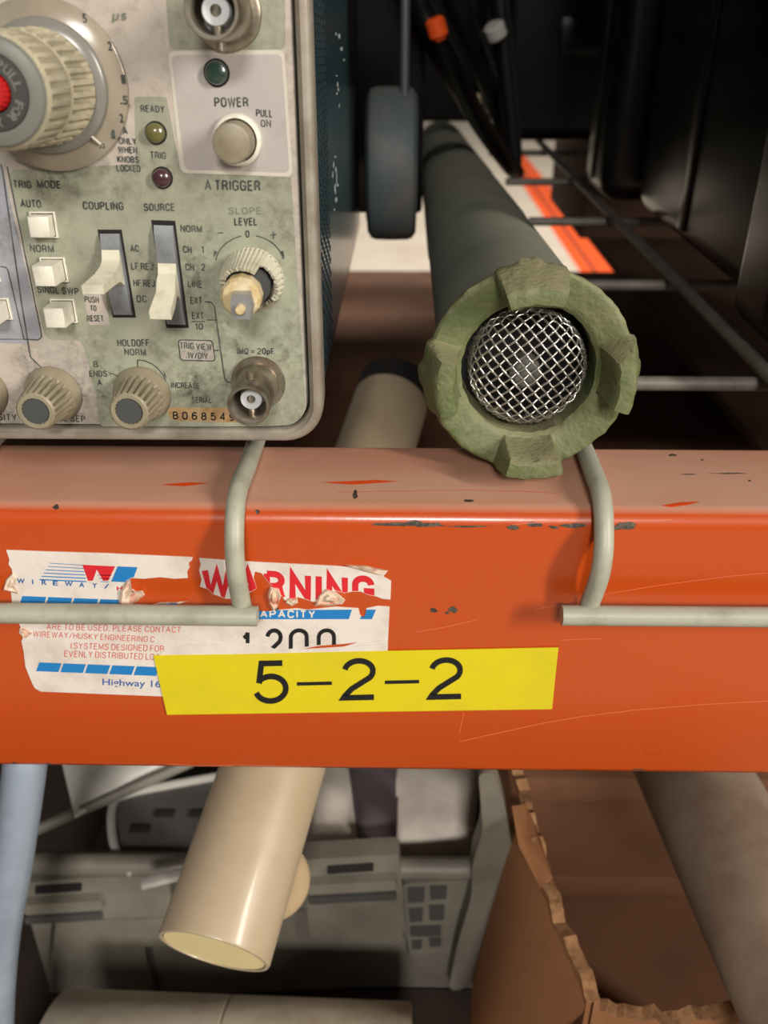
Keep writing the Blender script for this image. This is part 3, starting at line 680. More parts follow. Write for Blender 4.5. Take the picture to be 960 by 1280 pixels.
part('scuffs', bm, 'scuff', cab, 'whitish scuffs on the vinyl', kind='stuff')

# --- printed fields of the panel (thin enamel layers)
def field(pts, m, off, r=0, name='painted_field', label=None):
    bm = nb(); q = roundpoly(pts, r) if r else pts
    slab_px(bm, q, pan(off - .05), .05, nrm); return part(name, bm, m, panel, label)
FG = field([(40, 212), (170, 205), (168, 121), (208, 121), (226, 215), (364, 222), (382, 505), (379, 520), (366, 531), (330, 533), (124, 533), (121, 500), (107, 438), (100, 425), (58, 425), (52, 405), (20, 255), (11, 212)],
      'green', .05, [0, 0, 4, 4, 8, 0, 8, 8, 8, 8, 8, 8, 8, 6, 12, 8, 8, 10], label='sage green trigger section')
field([(205, -40), (356, -40), (357, 62), (212, 62)], 'green', .05, 9, label='sage green field round the top connector')
field([(210, 64), (355, 62), (366, 221), (226, 216)], 'lightline', .08, 9, label='pale outline of the power field')
field([(214, 69), (352, 68), (362, 216), (231, 212)], 'greybox', .11, 8, label='warm grey power field')
field([(-60, 208), (3, 208), (39, 430), (-60, 426)], 'bluebox', .05, [0, 0, 10, 0], label='blue-grey field at the panel left')
field([(-60, 200), (3, 208), (52, 424), (-60, 424)], 'bluebox', .045, [0, 0, 6, 0], label='blue-grey field at the panel left')
field([(104, 367), (132, 367), (137, 406), (112, 406)], 'panel', .08, 1, label='pinkish patch behind the push to reset legend')
field([(222, 424), (266, 425), (270, 452), (225, 451)], 'ink', .08, 5, label='dark outline box')
field([(223.5, 425.5), (264.5, 426.5), (268.5, 450.5), (226.5, 449.5)], 'panel', .11, 4, label='trigger view legend box')
field([(209, 512), (214, 509), (300, 510), (304, 528), (216, 526), (211, 520)], 'serial', .09, 4, label='stained serial number plate')
# --- panel lettering
def legend(s, x0, y0, x1, y1, h, lean=0.0, m='ink', bold=.02, label=None):
    """baseline from (x0,y0) to (x1,y1), height h in picture units"""
    bm = nb(); stroke_px(bm, s, (x0, y0), (x1, y1), (x0 - lean * h, y0 - h), pan(.15), .155 if h < 9.6 else .17)
    part('legend', bm, m, panel, label or ('faint printed legend' if m != 'ink' else None), recalc=False)
for L in [('POWER', 268, 134, 311, 134, 12.5, .06), ('PULL', 320, 146, 341, 147, 10, .05), ('ON', 326, 159, 339, 159, 9.5, .05), ('A TRIGGER', 256, 238, 326, 239, 13.5, .05),
          ('READY', 176, 140, 206, 141, 9, .08), ('TRIG', 188, 198, 208, 199, 9, .08), ('A', 154, 168, 160, 168, 9, .1), ('ONLY', 149, 180, 171, 181, 8.5, .1),
          ('WHEN', 148, 191, 172, 192, 8.5, .1), ('KNOBS', 147, 203, 174, 204, 8.5, .1), ('LOCKED', 146, 214, 176, 215, 8.5, .1),
          ('TRIG', 17, 235, 40, 236, 10, .12), ('MODE', 47, 235, 77, 236, 10, .12), ('AUTO', 26, 259, 52, 260, 10, .12), ('NORM', 38, 315, 68, 316, 9.5, .12),
          ('SINGL SWP', 47, 366, 99, 369, 9, .12), ('COUPLING', 104, 262, 155, 263, 10.5, .1), ('SOURCE', 180, 264, 219, 264, 10, .08),
          ('AC', 163, 315, 174, 315, 9, .08), ('LF REJ', 164, 337, 192, 338, 9, .08), ('HF REJ', 167, 358, 194, 359, 9, .08), ('DC', 171, 378, 184, 378, 9, .08),
          ('NORM', 226, 290, 253, 291, 9, .06), ('CH', 229, 316, 240, 317, 9, .06), ('1', 252, 316, 255, 317, 9, .06), ('CH', 232, 338, 243, 339, 9, .06), ('2', 252, 338, 257, 339, 9, .06),
          ('LINE', 235, 359, 253, 360, 9, .06), ('EXT', 238, 380, 253, 380, 9, .06), ('EXT', 240, 399, 255, 399, 9, .06), ('10', 244, 412, 254, 412, 8, .06),
          ('PUSH', 106, 378, 124, 379, 8, .1), ('TO', 113, 389, 121, 389, 7.5, .1), ('RESET', 109, 402, 130, 402, 8, .1),
          ('LEVEL', 293, 282, 322, 282, 10, .04), ('0', 307, 297, 312, 297, 9, .04), ('HOLDOFF', 147, 433, 187, 433, 9, .1), ('NORM', 156, 444, 183, 445, 8.5, .1),
          ('B', 117, 459, 123, 459, 7.5, .1), ('ENDS', 112, 471, 134, 471, 8, .1), ('A', 122, 482, 128, 482, 7.5, .1), ('TRIG VIEW', 225, 436, 265, 438, 8.5, .06),
          ('.1V/DIV', 232, 448, 260, 449, 8, .06), ('INCREASE', 214, 485, 250, 486, 7.5, .06), ('SERIAL', 240, 504, 265, 504, 8, .05), ('1M\u03a9 = 20pF', 295, 443, 343, 443, 8, .04),
          ('INTENSITY', -34, 525, 21, 526, 8.5, .1), ('TRACE SEP', 52, 526, 107, 528, 8.5, .1)]:
    legend(*L)
legend('SLOPE', 286, 268, 327, 268, 9, .04, 'faint_ink'); legend('\u03bcs', 140, 26, 158, 25, 13, -.1, 'faint_ink')
for s, x, y, h in (('5', 148, 43, 9), ('2', 149, 72, 9), ('1', 153, 96, 9), ('.5', 152, 121, 10), ('2', 147, 144, 10), ('1', 139, 164, 9), ('.05', 122, 178, 9)):
    pass
for i, ch in enumerate('B068549'):
    legend(ch, 216 + i * 11.8, 524.2 + i * .35, 223 + i * 11.8, 524.4 + i * .35, 10, .03, 'black_ink', .0)
# --- printed lines
bm = nb(); PL = pan(.16)
def arc(cx, cy, rx, ry, a0, a1, n=18): return [(cx + rx * math.cos(rad(a0 + (a1 - a0) * k / n)), cy - ry * math.sin(rad(a0 + (a1 - a0) * k / n))) for k in range(n + 1)]
for pts, wd in (([(256, 377), (264, 378), (268, 383), (281, 474), (285, 478), (292, 478)], 1.4), ([(259, 400), (270, 400)], 1.4), ([(239, 402), (256, 402)], 1), ([(268, 438), (274, 438)], 1.3),
                (arc(312, 332, 43, 38, 170, 104), 1.2), (arc(311, 332, 44, 38, 78, 12), 1.2), ([(272, 291), (279, 291)], 1.2), ([(338, 294), (346, 293)], 1.2), ([(342, 290), (342, 298)], 1.2),
                ([(137, 467), (141, 467), (148, 471)], 1.1), ([(172, 460), (172, 450)], 1.2), (arc(172, 492, 38, 42, 90, 20), 1.1),
                ([(1, 205), (3, 212), (27, 380), (38, 446), (52, 460)], 1.4), ([(30, 424), (48, 425), (52, 421), (51, 414), (9, 208)], 1.3), ([(0, 333), (7, 334), (10, 338), (30, 424), (-20, 424)], 1.3),
                ):
    line_px(bm, pts, wd, PL)
for P in ([(267, 322), (268, 313), (272, 315)], [(354, 313), (350, 315), (356, 323)], [(205, 469), (204, 462), (209, 474)]): poly_px(bm, P, PL)
part('printed_lines', bm, 'ink', panel, 'thin dark guide lines and arrows', recalc=False)

# --- controls
def pl(px, py, off=0.0): return pan(off)(px, py)
def scope_at(p): return (p - CAM).dot(ROT @ Vector((0, 0, -1))) / FPX         # mm per picture unit at p
def bnc(cx, cy, fpx, label):
    c = pl(cx, cy, .1); k = scope_at(c); R0 = fpx * k
    bm = nb(); lathe(bm, [(R0 * 1.03, 0), (R0 * 1.03, .5), (R0, .7), (R0 * .8, .8), (R0 * .8, 2.2), (R0 * .76, 2.6), (R0 * .76, 14.0), (R0 * .72, 14.3), (R0 * .64, 14.3), (R0 * .62, 13.8), (R0 * .62, 2)], c, nrm, 40)
    o = part('coaxial_socket', bm, 'nickel', scope, label, sharp=45)
    x, y, z = basis(nrm)
    for s in (-1, 1):
        bm = nb(); d = (x * .0 + y * s) if False else Vector((0, 0, s))
        lathe(bm, [(.95, 0), (.95, R0 * .98), (.7, R0 * 1.03), (0, R0 * 1.03)], c + Vector(nrm) * 9.4, d, 14); part('bayonet_lug', bm, 'nickel', o)
    bm = nb(); lathe(bm, [(R0 * .62, 3.4), (R0 * .40, 3.4), (R0 * .40, 10.2), (R0 * .37, 10.5), (R0 * .16, 10.5), (R0 * .15, 8.5)], c, nrm, 28); part('insulator', bm, 'ptfe', o, 'white centre insulator')
    bm = nb(); lathe(bm, [(R0 * .16, 9.7), (R0 * .06, 9.6), (0, 9.0)], c, nrm, 16); part('contact', bm, 'gap', o)
    bm = nb(); lathe(bm, [(R0 * .63, 3.35), (0, 3.35)], c, nrm, 28); part('socket_floor', bm, 'gap', o)
bnc(323, 478, 33, 'tarnished coaxial socket at the lower right corner')
bnc(283, 16, 43, 'tarnished coaxial socket at the top edge')
def knob(cx, cy, spx, dot, label):
    c = pl(cx, cy, .1); k = scope_at(c); R0 = spx * k; L = 11.0
    bm = nb(); nr = 20
    def rf(t, r, h):
        if 3.4 < h < L - .5: return r + .12 - .75 * (0.5 + .5 * math.cos(nr * t)) ** 3
        return r
    lathe(bm, [(R0 * .98, 0), (R0, .4), (R0 * .98, 1.0), (R0 * .92, 2.0), (R0 * .84, 3.0), (R0 * .82, 3.3), (R0 * .81, 3.6), (R0 * .76, 5.5), (R0 * .70, 8), (R0 * .66, L - .7), (R0 * .64, L - .35), (R0 * .58, L), (R0 * .47, L), (R0 * .45, L - .25), (R0 * .45, L - 1)], c, nrm, 160, rfun=rf)
    o = part('control_knob', bm, 'knob', scope, label, sharp=40)
    bm = nb(); lathe(bm, [(R0 * .45, L - .6), (R0 * .43, L - .3), (0, L - .25)], c, nrm, 32); part('knob_cap', bm, 'knob_cap', o, 'dark grey round insert')
    if dot:
        p = pl(cx + dot[0], cy + dot[1], 1.4); bm = nb(); lathe(bm, [(.55, 0), (.5, .35), (0, .5)], p, nrm, 14); part('pointer_dot', bm, 'white', o, 'white pointer dot')
knob(67, 492, 36, (27, -2), 'fluted knob under the rule line, white dot on its skirt')
knob(178, 492, 36, None, 'fluted holdoff knob')
knob(-26, 489, 36, None, 'fluted knob cut by the picture edge')
# big dual dial
c = pl(62, 108, .1); k = scope_at(c); kk = k
bm = nb(); lathe(bm, [(99 * k, 0), (99 * k, 1.0), (97 * k, 1.25), (60 * k, 2.2), (0, 2.2)], c, nrm, 72); dial = part('timebase_dial', bm, 'clear_skirt', scope, 'large concentric dial with smoky skirt')
bm = nb(); lathe(bm, [(77 * k, 2.0), (76 * k, 2.9), (74 * k, 3.2), (64 * k, 3.6), (60 * k, 4.6), (0, 4.6)], c, nrm, 72); part('inner_skirt', bm, 'clear_inner', dial, 'grey inner skirt')
bm = nb()
def rf(t, r, h):
    if 5 < h < 24.5 and abs(h - 15) > .9: q_ = .5 + .5 * math.cos(30 * t + (math.pi if h > 15 else 0)); q_ = max(0, min(1, (q_ - .45) * 3)); return r + .1 - .7 * q_ * q_ * (3 - 2 * q_)
    return r
lathe(bm, [(9.6, 4), (9.6, 5.2), (9.3, 5.6), (9.2, 14), (9.0, 14.3), (8.75, 14.7), (8.75, 15.4), (9.0, 15.8), (8.9, 24), (8.8, 24.6), (8.2, 25.4)], c, nrm, 300, rfun=rf)
part('ribbed_barrel', bm, 'dialknob', dial, 'ivory two-tier ribbed barrel', sharp=50)
bm = nb(); lathe(bm, [(8.6, 24.8), (7.9, 25.9), (6.6, 26.4), (5.9, 26.4), (5.8, 26)], c, nrm, 64); part('knob_collar', bm, 'grey_ring', dial, 'mid grey collar')
bm = nb(); lathe(bm, [(5.9, 26.1), (5.7, 26.5), (3.2, 26.7), (3.1, 26)], c, nrm, 64); ringo = part('legend_ring', bm, 'dial_ring', dial, 'dark ring with grey lettering')
bm = nb(); lathe(bm, [(3.0, 25), (2.9, 27.4), (2.5, 28.0), (0, 28.1)], c, nrm, 80, rfun=lambda t, r, h: r - .25 * (.5 + .5 * math.cos(20 * t)) ** 2 if 25.5 < h < 28.2 else r)
part('vernier_knob', bm, 'red', dial, 'red centre knob')
fc = Vector(nrm) * 26.75 + c; upv = (SF.to_3x3() @ Vector((0, 0, 1))); rtv = Vector((1, 0, 0))
bm = nb()
for word, a0, step in (('PULL', 62, -17), ('FOR X', -24, -15)):
    for i, ch in enumerate(word):
        if ch == ' ': continue
        a = rad(a0 + step * i); er = rtv * math.cos(a) + upv * math.sin(a); et = rtv * math.sin(a) - upv * math.cos(a)
        for t in text_tris(ch, .03):
            try: bm.faces.new([bm.verts.new(fc + er * (3.75 + 1.4 * p.y) + et * ((p.x - .5) * 1.15)) for p in t])
            except ValueError: pass
part('lettering', bm, 'grey_ring', ringo, recalc=False)
bm = nb()
for s, a, r_ in (('5', 52, 13.9), ('2', 28, 14.1), ('1', 5, 14.2), ('.5', -9, 14.0), ('2', -22, 14), ('1', -36, 13.6), ('.05', -49, 12.9)):
    a = rad(a); ct = c + Vector(nrm) * 1.45 + (rtv * math.cos(a) + upv * math.sin(a)) * r_
    for t in text_tris(s, .02): bm.faces.new([bm.verts.new(ct + rtv * (p.x - .5) * (.75 if len(s) == 1 else 1.5) + upv * (p.y - .5) * 1.5) for p in t])
part('dial_figures', bm, 'ink', dial, recalc=False)
bm = nb(); a = rad(-48); d_ = rtv * math.cos(a) + upv * math.sin(a); s_ = rtv * math.sin(a) - upv * math.cos(a); b0 = c + Vector(nrm) * 3.4
prism(bm, [b0 + d_ * 8.8 + s_ * .16, b0 + d_ * 13.0 + s_ * .16 - Vector(nrm) * 1.5, b0 + d_ * 13.0 - s_ * .16 - Vector(nrm) * 1.5, b0 + d_ * 8.8 - s_ * .16], Vector(nrm) * .35)
part('index_line', bm, 'white', dial, 'white index line')
# indicator lamps
for (cx, cy, r, m, lab) in ((195, 166, 13, 'led_amber', 'olive amber indicator lens, unlit'), (203, 222, 12.5, 'led_red', 'dark red indicator lens, unlit'), (271, 91, 15.5, 'led_green', 'dark green power lens, unlit')):
    c1 = pl(cx, cy, .1); k = scope_at(c1); R0 = r * k
    bm = nb(); lathe(bm, [(R0 * 1.06, .0), (R0 * 1.04, .25), (R0 * .92, .3), (R0 * .9, .1)], c1, nrm, 32); o = part('indicator_lens', bm, 'gap', scope, lab)
    bm = nb(); lathe(bm, [(R0 * .92, .1), (R0 * .9, .9), (R0 * .78, 1.5), (R0 * .5, 1.9), (R0 * .2, 2.05), (0, 2.08)], c1, nrm, 32); part('lens', bm, m, o)
# power push button
c1 = pl(297, 175, .1); k = scope_at(c1); R0 = 31 * k
bm = nb(); lathe(bm, [(R0, 0), (R0 * .98, 1.2), (R0 * .9, 1.7), (R0 * .84, 1.8), (R0 * .79, 1.3), (R0 * .79, 0)], c1, nrm, 48); o = part('power_button', bm, 'white', scope, 'round power push button with pale collar')
bm = nb(); lathe(bm, [(R0 * .76, 0), (R0 * .76, 6.6), (R0 * .72, 7.2), (R0 * .62, 7.4), (0, 7.3)], c1, nrm, 48); part('button_cap', bm, 'knob', o, 'warm grey round cap')
# square buttons
def sqbtn(q, L, label):
    """q: picture corners of the frame (tl, tr, br, bl)"""
    P = [pl(*p, .1) for p in q]; cen = sum(P, Vector()) / 4
    def ring(s, h): return [cen + (p - cen) * s + Vector(nrm) * h for p in P]
    bm = nb(); skin(bm, [ring(1, 0), ring(1, .55), ring(.96, .7), ring(.9, .7), ring(.88, .5), ring(.88, 0)]); o = part('push_button', bm, 'white', scope, label)
    bm = nb(); skin(bm, [ring(.88, .05), ring(.7, .06)], capB=True); part('button_well', bm, 'gap', o)
    bm = nb(); skin(bm, [ring(.8, 0), ring(.79, L - .4), ring(.77, L - .12), ring(.70, L)], capB=True); part('button_cap', bm, 'white', o, sharp=60)
sqbtn([(37, 264), (69, 264), (74, 297), (42, 297)], 3.2, 'white square push button under AUTO')
sqbtn([(50, 321), (81, 321), (87, 352), (56, 352)], 6.6, 'white square push button under NORM')
sqbtn([(63, 373), (93, 373), (98, 403), (68, 403)], 6.2, 'white square push button under SINGL SWP')
sqbtn([(-20, 372), (11, 372), (17, 399), (-14, 399)], 6.6, 'white square push button at the left picture edge')
sqbtn([(-24, 320), (-6, 320), (2, 352), (-20, 352)], 3, 'white square push button cut off at the left edge')
# slide levers
def lever(q, label, hy, lw, pyx, tip, lean):
    P = [pl(*p, .12) for p in q]; cen = sum(P, Vector()) / 4
    # sunken slot: black floor and grey walls
    bm = nb(); vs = [bm.verts.new(p) for p in P]; bm.faces.new(vs); o = part('lever_slot', bm, 'gap', scope, label, recalc=False)
    x0 = (P[0] + P[3]) / 2; x1 = (P[1] + P[2]) / 2
    top = (P[0] + P[1]) / 2; bot = (P[3] + P[2]) / 2; ax = (bot - top); ln = ax.length; ax.normalize()
    wv = (P[1] - P[0]); hw = wv.length * .40; wv.normalize()
    # curved slider visible in the slot
    bm = nb(); prof = []
    for i in range(15):
        t = -1 + 2 * i / 14; prof.append((t * ln * .46, .25 + 1.5 * math.sqrt(max(0, 1 - (t * .98) ** 2))))
    mid = (top + bot) / 2
    A = [bm.verts.new(mid + ax * s + Vector(nrm) * h + wv * hw) for s, h in prof]; B = [bm.verts.new(mid + ax * s + Vector(nrm) * h - wv * hw) for s, h in prof]
    for i in range(14): bm.faces.new((A[i], A[i + 1], B[i + 1], B[i]))
    bm.faces.new(A + [bm.verts.new(mid + ax * ln * .46 + wv * hw), bm.verts.new(mid - ax * ln * .46 + wv * hw)])
    bm.faces.new(B + [bm.verts.new(mid + ax * ln * .46 - wv * hw), bm.verts.new(mid - ax * ln * .46 - wv * hw)])
    part('slider', bm, 'lever_back', o, 'smooth grey curved slider', sharp=60)
    # paddle: starts on the slider, reaches out and down, stepped end
    base = mid + ax * hy * ln; n = Vector(nrm)
    L = tip
    top_ = [(-3.4, 1.7), (-1.6, 2.6), (-.7, 4.0)]; x1_, h1_ = lean * .45 - .3, L * .45; x2_, h2_ = lean, L; st = []
    for j in range(6):
        f = j / 6; st.append((x1_ + (x2_ - x1_) * f - .12, h1_ + (h2_ - h1_) * f + .1)); st.append((x1_ + (x2_ - x1_) * (f + .12) + .12, h1_ + (h2_ - h1_) * (f + .12)))
    prof = top_ + st + [(x2_ - .1, h2_), (x2_ + 1.5, h2_ - .1), (lean * .6 + 1.7, L * .6), (2.2, 4.2), (3.4, 2.0), (4.0, .6)]
    wd = hw * lw; sh = wv * pyx
    def pt(s, h, sgn):
        f = max(0, min(1, (h - 2.5) / (L - 2.5))); return base + ax * s + n * h + wv * (sgn * wd * (1 + .15 * f)) + sh * f
    bm = nb(); A = [pt(s, h, 1) for s, h in prof]; B = [pt(s, h, -1) for s, h in prof]
    va = [bm.verts.new(p) for p in A]; vb = [bm.verts.new(p) for p in B]; N = len(va)
    for i in range(N): bm.faces.new((va[i], va[(i + 1) % N], vb[(i + 1) % N], vb[i]))
    bm.faces.new(va); bm.faces.new(vb[::-1]); bmesh.ops.triangulate(bm, faces=[f for f in bm.faces if len(f.verts) > 4])
    part('lever_handle', bm, 'lever', o, 'ivory stepped lever handle', sharp=30)
lever([(122, 287), (152, 287), (170, 397), (141, 397)], 'coupling lever in its slot', -.10, .92, -.3, 15, .6)
lever([(189, 275), (219, 276), (236, 410), (208, 410)], 'source lever in its slot, one stop lower', .03, .95, .2, 12.5, 3.4)
# broken level knob
c1 = pl(316, 350, .1); k = scope_at(c1); R0 = 40 * k; x, y, z = basis(nrm)
def wedge(bm, r0, r1, h0, h1f, a0, a1, seg=26, rib=0.0):
    rows = []
    for i in range(seg + 1):
        a = rad(a0 + (a1 - a0) * i / seg); d = rtv * math.cos(a) + upv * math.sin(a)
        h1 = h1f(i / seg); ro = r1 - (rib * (.5 + .5 * math.cos(i * 2.1)) ** 2)
        rows.append([bm.verts.new(c1 + d * r0 + n_ * h) if False else bm.verts.new(c1 + d * q + Vector(nrm) * h) for q, h in ((r0, h0), (r1, h0), (ro, h0 + .6), (ro * (.96 - .016 * h1), h1), (r0, h1 - .3))])
    for A, B in zip(rows, rows[1:]):
        for j in range(5): bm.faces.new((A[j], B[j], B[(j + 1) % 5], A[(j + 1) % 5]))
    bm.faces.new(rows[0]); bm.faces.new(rows[-1][::-1])
rj = random.Random(3)
bm = nb(); wedge(bm, R0 * .66, R0, 0, lambda t: 12.2 - 4.6 * t ** 2 + rj.uniform(-.25, .25), 58, 168, 40, .4); lk = part('level_knob', bm, 'lever', scope, 'broken ribbed ivory knob with its shaft bared', sharp=28)
bm = nb(); wedge(bm, R0 * .76, R0 * .98, 0, lambda t: 2.4 + 4.6 * t + rj.uniform(-.5, .5), -42, 58, 26, .25); part('broken_shell', bm, 'lever', lk, 'jagged remnant of the knob shell', sharp=20)
bm = nb(); wedge(bm, R0 * .72, R0 * .9, 0, lambda t: 3.0 + rj.uniform(-.2, .2), -78, -46, 8); part('broken_shell', bm, 'knob', lk, 'brown-grey fragment', sharp=20)
bm = nb(); lathe(bm, [(R0 * .97, 0), (R0 * .96, .8), (R0 * .6, 1.0), (0, 1.0)], c1, nrm, 40); part('knob_skirt', bm, 'knob', lk)
bm = nb(); lathe(bm, [(R0 * .66, .8), (R0 * .62, 9.5), (R0 * .54, 10.5), (0, 10.5)], c1, nrm, 36); part('sleeve', bm, 'knob_cap', lk, 'grey metal sleeve')
bm = nb(); lathe(bm, [(R0 * .60, 9), (R0 * .60, 13.6), (R0 * .52, 14.4), (0, 14.4)], c1 - upv * .2 - rtv * .3, nrm, 12); part('bushing', bm, 'brass', lk, 'yellowed cracked bushing', sharp=20)
bm = nb(); cc = c1 + Vector(nrm) * 14 - upv * .9 + rtv * .3
prism(bm, [cc + rtv * a + upv * b for a, b in ((-1.5, -2.2), (1.6, -2.2), (2.1, -.2), (1.6, 2.2), (-1.5, 2.2), (-1.9, 0))], Vector(nrm) * 4.2); part('shaft', bm, 'steel', lk, 'pale grey squared shaft', sharp=20)
bm = nb(); lathe(bm, [(.95, 0), (.9, 1.1), (.7, 1.4), (0, 1.4)], cc + Vector(nrm) * 4.1 - upv * .3, nrm, 18); part('shaft_pin', bm, 'brass', lk)

# ================================================================== TUBE WITH CAST CAP
AX = Vector((math.sin(rad(.6)), math.cos(rad(3.3)), -math.sin(rad(3.3)))).normalized()       # runs back into the shelf
FN = -AX
ctr = onY(662, 466, 19)
lamp = thing('capped_tube', 'long dark grey-green tube with olive cast end cap around a wire mesh dome', 'tube', (ctr.x, ctr.y, 0))
ex = Vector((0, 0, 1)).cross(AX).normalized() * -1; ez = AX.cross(ex).normalized()
if ez.z < 0: ez = -ez
if ex.x < 0: ex = -ex
def cp(r, a, h): return ctr + ex * (r * math.cos(a)) + ez * (r * math.sin(a)) + FN * h
NS = 300; tabs = [rad(t) for t in (93, 2, -87, 182)]
def T(a, half=18, soft=2.4):
    v = 0
    for t in tabs:
        d = abs((a - t + math.pi) % (2 * math.pi) - math.pi) * 180 / math.pi
        v = max(v, 1 - max(0, min(1, (d - half) / soft)))
    return v * v * (3 - 2 * v)
def jit(x, y, z, s): return noise.noise(Vector((x, y, z)) * s)
bm = nb(); rings = []
for k in range(NS):
    a = 2 * math.pi * k / NS; t = T(a); tw = T(a, 12, 8)
    ro = 22.5 + .9 * t; nub = T(a, 3, 6) * 1.7; L = lambda p, q: p + (q - p) * t
    P = [(19.3, -15), (19.9, -14.5), (20.4, -11), (21.2 + nub * .5, -7), (22.2 + nub, -4), (ro + nub * .5, -1.6), (L(22.6, 23.4), L(-.6, .6)), (L(22.3, 22.9), L(-.1, 3.0)), (L(21.8, 21.6), L(.15, 7.0)),
         (L(21.2, 20.9), L(.1, 10.2)), (L(20.6, 20.4), L(0, 11.0)), (L(20, 19.4), L(-.15, 11.3)), (L(19.2, 17.4), L(-.35, 11.1)), (L(18.4, 16.9), L(-.6, 10.5)), (L(17.4, 16.6), L(-.9, 6)), (L(16.6, 16.2), L(-1.1, 1.5)), (L(15.6, 15.8), -1.5), (14.8, -2.4), (14.7, -9), (14.7, -12)]
    ring = []
    for (r, h) in P:
        q = cp(r, a, h); j = jit(q.x, q.y, q.z, .45) * .28; ring.append(cp(r + j, a, h + j * .8))
    rings.append([bm.verts.new(p) for p in ring])
for i in range(NS):
    A, B = rings[i], rings[(i + 1) % NS]
    for j in range(len(A) - 1): bm.faces.new((A[j], B[j], B[j + 1], A[j + 1]))
part('cast_end_cap', bm, 'olive', lamp, 'olive green cast ring with four square lugs', sharp=38)
bm = nb(); prof = [(18.6, -8), (19.0, -14), (19.3, -15.6)]
Ltube = 640
for (s) in (15.6, 60, 150, 156, 300, 306, 480, Ltube): prof.append((19.3 if s not in (156, 306) else 19.6, -s))
prof += [(18.5, -Ltube - 1), (0, -Ltube - 1)]
lathe(bm, prof, ctr, FN, 72); part('tube_sleeve', bm, 'sleeve', lamp, 'dark grey-green fabric-like sleeve')
# wire dome
FLAT, RC = 7.6, 5.2
def dome(s):
    """arc length from the centre -> radius, height"""
    if s < FLAT: return s, 1.0 - .6 * (s / FLAT) ** 2
    a = (s - FLAT) / RC
    if a < math.pi / 2: return FLAT + RC * math.sin(a), .4 - RC * (1 - math.cos(a))
    return FLAT + RC, .4 - RC - (s - FLAT - RC * math.pi / 2)
bm = nb(); pitch = 1.95; N = 9; R_MAX = 19.5; rot0 = rad(41)
for fam in (0, 1):
    for i in range(-N, N + 1):
        u = i * pitch; 
        if abs(u) > R_MAX: continue
        half = math.sqrt(R_MAX ** 2 - u * u); n = max(4, int(2 * half / .42)); pts = []
        for q in range(n + 1):
            v = -half + 2 * half * q / n
            X, Y = (u, v) if fam == 0 else (v, u); s = math.hypot(X, Y); th = math.atan2(Y, X) + rot0
            r_, h_ = dome(s); wv_ = .24 * math.cos(math.pi * v / pitch) * (1 if (i % 2 == 0) ^ (fam == 1) else -1)
            pts.append(cp(r_ + (wv_ if s > FLAT + RC else 0), th, h_ + (wv_ if s <= FLAT + RC else 0)))
        tube(bm, pts, .27, 6)
part('wire_mesh_dome', bm, 'mesh', lamp, 'bright woven wire mesh dome', kind='stuff', sharp=70)
bm = nb(); lathe(bm, [(14.9, -11), (0, -11)], ctr, FN, 40); part('recess', bm, 'dark', lamp, 'black inside behind the mesh')
bm = nb(); lathe(bm, [(3.6, -11), (3.6, -6), (2.8, -5.2), (0, -5)], ctr - ez * 2, FN, 24); part('core', bm, 'grey_ring', lamp, 'grey core seen through the mesh')

# ================================================================== WHEEL ON A ROD
ws = thing('rubber_wheel', 'thick dark blue-grey rubber wheel seen edge-on below a grey rod', 'wheel', (-3.5, 235, 4.5))
xa, xb = onY(458, 200, 235).x, onY(522, 200, 235).x
bm = nb(); W_ = xb - xa
lathe(bm, [(0, 0), (22, 0), (23, .4), (27, .6), (29.3, 2), (30, 4), (30.2, W_ / 2), (30, W_ - 4), (29.3, W_ - 2), (27, W_ - .5), (0, W_ - .4)], (xa, 235, 34.7), (1, 0, 0), 72)
part('tyre', bm, 'tyre', ws)
bm = nb(); p = onY(506, 104, 226); tube(bm, [(p.x, 226, 60), (p.x - .3, 226, 170), (p.x - .5, 226, 340)], 1.9, 14); part('rod', bm, 'rod', ws, 'grey steel rod rising from the wheel')

# ================================================================== BLACK CASES, CABLES
def case(x0, x1, y0, y1, z1, r, label, latch=True):
    t = thing('black_case', label, 'case', ((x0 + x1) / 2, (y0 + y1) / 2, 4.4), group='glossy black cases on the right deck')
    bm = nb(); box(bm, (x0, y0, 4.4), (x1, y1, z1), r, 5); part('case_shell', bm, 'case_black', t, sharp=60)
    bm = nb(); box(bm, (x0 - 1.2, y0 + (y1 - y0) * .48, 12), (x0 + 1, y0 + (y1 - y0) * .54, z1 - 8), .5, 2); part('seam_rib', bm, 'case_black', t)
    bm = nb(); box(bm, (x0 + 40, y0 - 1.5, 60), (x0 + 75, y0 + 1, 85), 1, 2); part('latch', bm, 'case_black', t)
    return t
case(107, 360, 52, 124, 330, 9, 'glossy black case, nearest of the four at the right edge')
case(118, 420, 134, 302, 360, 10, 'glossy black case, second from the right edge, behind the nearest')
case(104, 330, 316, 372, 330, 10, 'narrow glossy black case, third one back, above the orange floor stripe')
case(72, 330, 545, 690, 400, 10, 'farthest black case, behind the other three')
def cable(pts, r, label, plug=None):
    t = thing('black_cable', label, 'cable', Vector(pts[-1]), group='black cables behind the tube')
    bm = nb(); tube(bm, smooth_path(pts, 10), r, 14); part('cable_jacket', bm, 'cable', t, sharp=60)
    if plug:
        bm = nb(); a, b = Vector(pts[0]), Vector(pts[1]); d = (b - a).normalized()
        at_ = Vector(plug[1]); lathe(bm, [(0, 0), (r * .6, 0), (r * .85, 1.2), (r * .85, 7), (r * .5, 9), (0, 9)], at_, d, 20); part('plug', bm, plug[0], t, plug[2])
P = lambda x, y, d: onY(x, y, d)
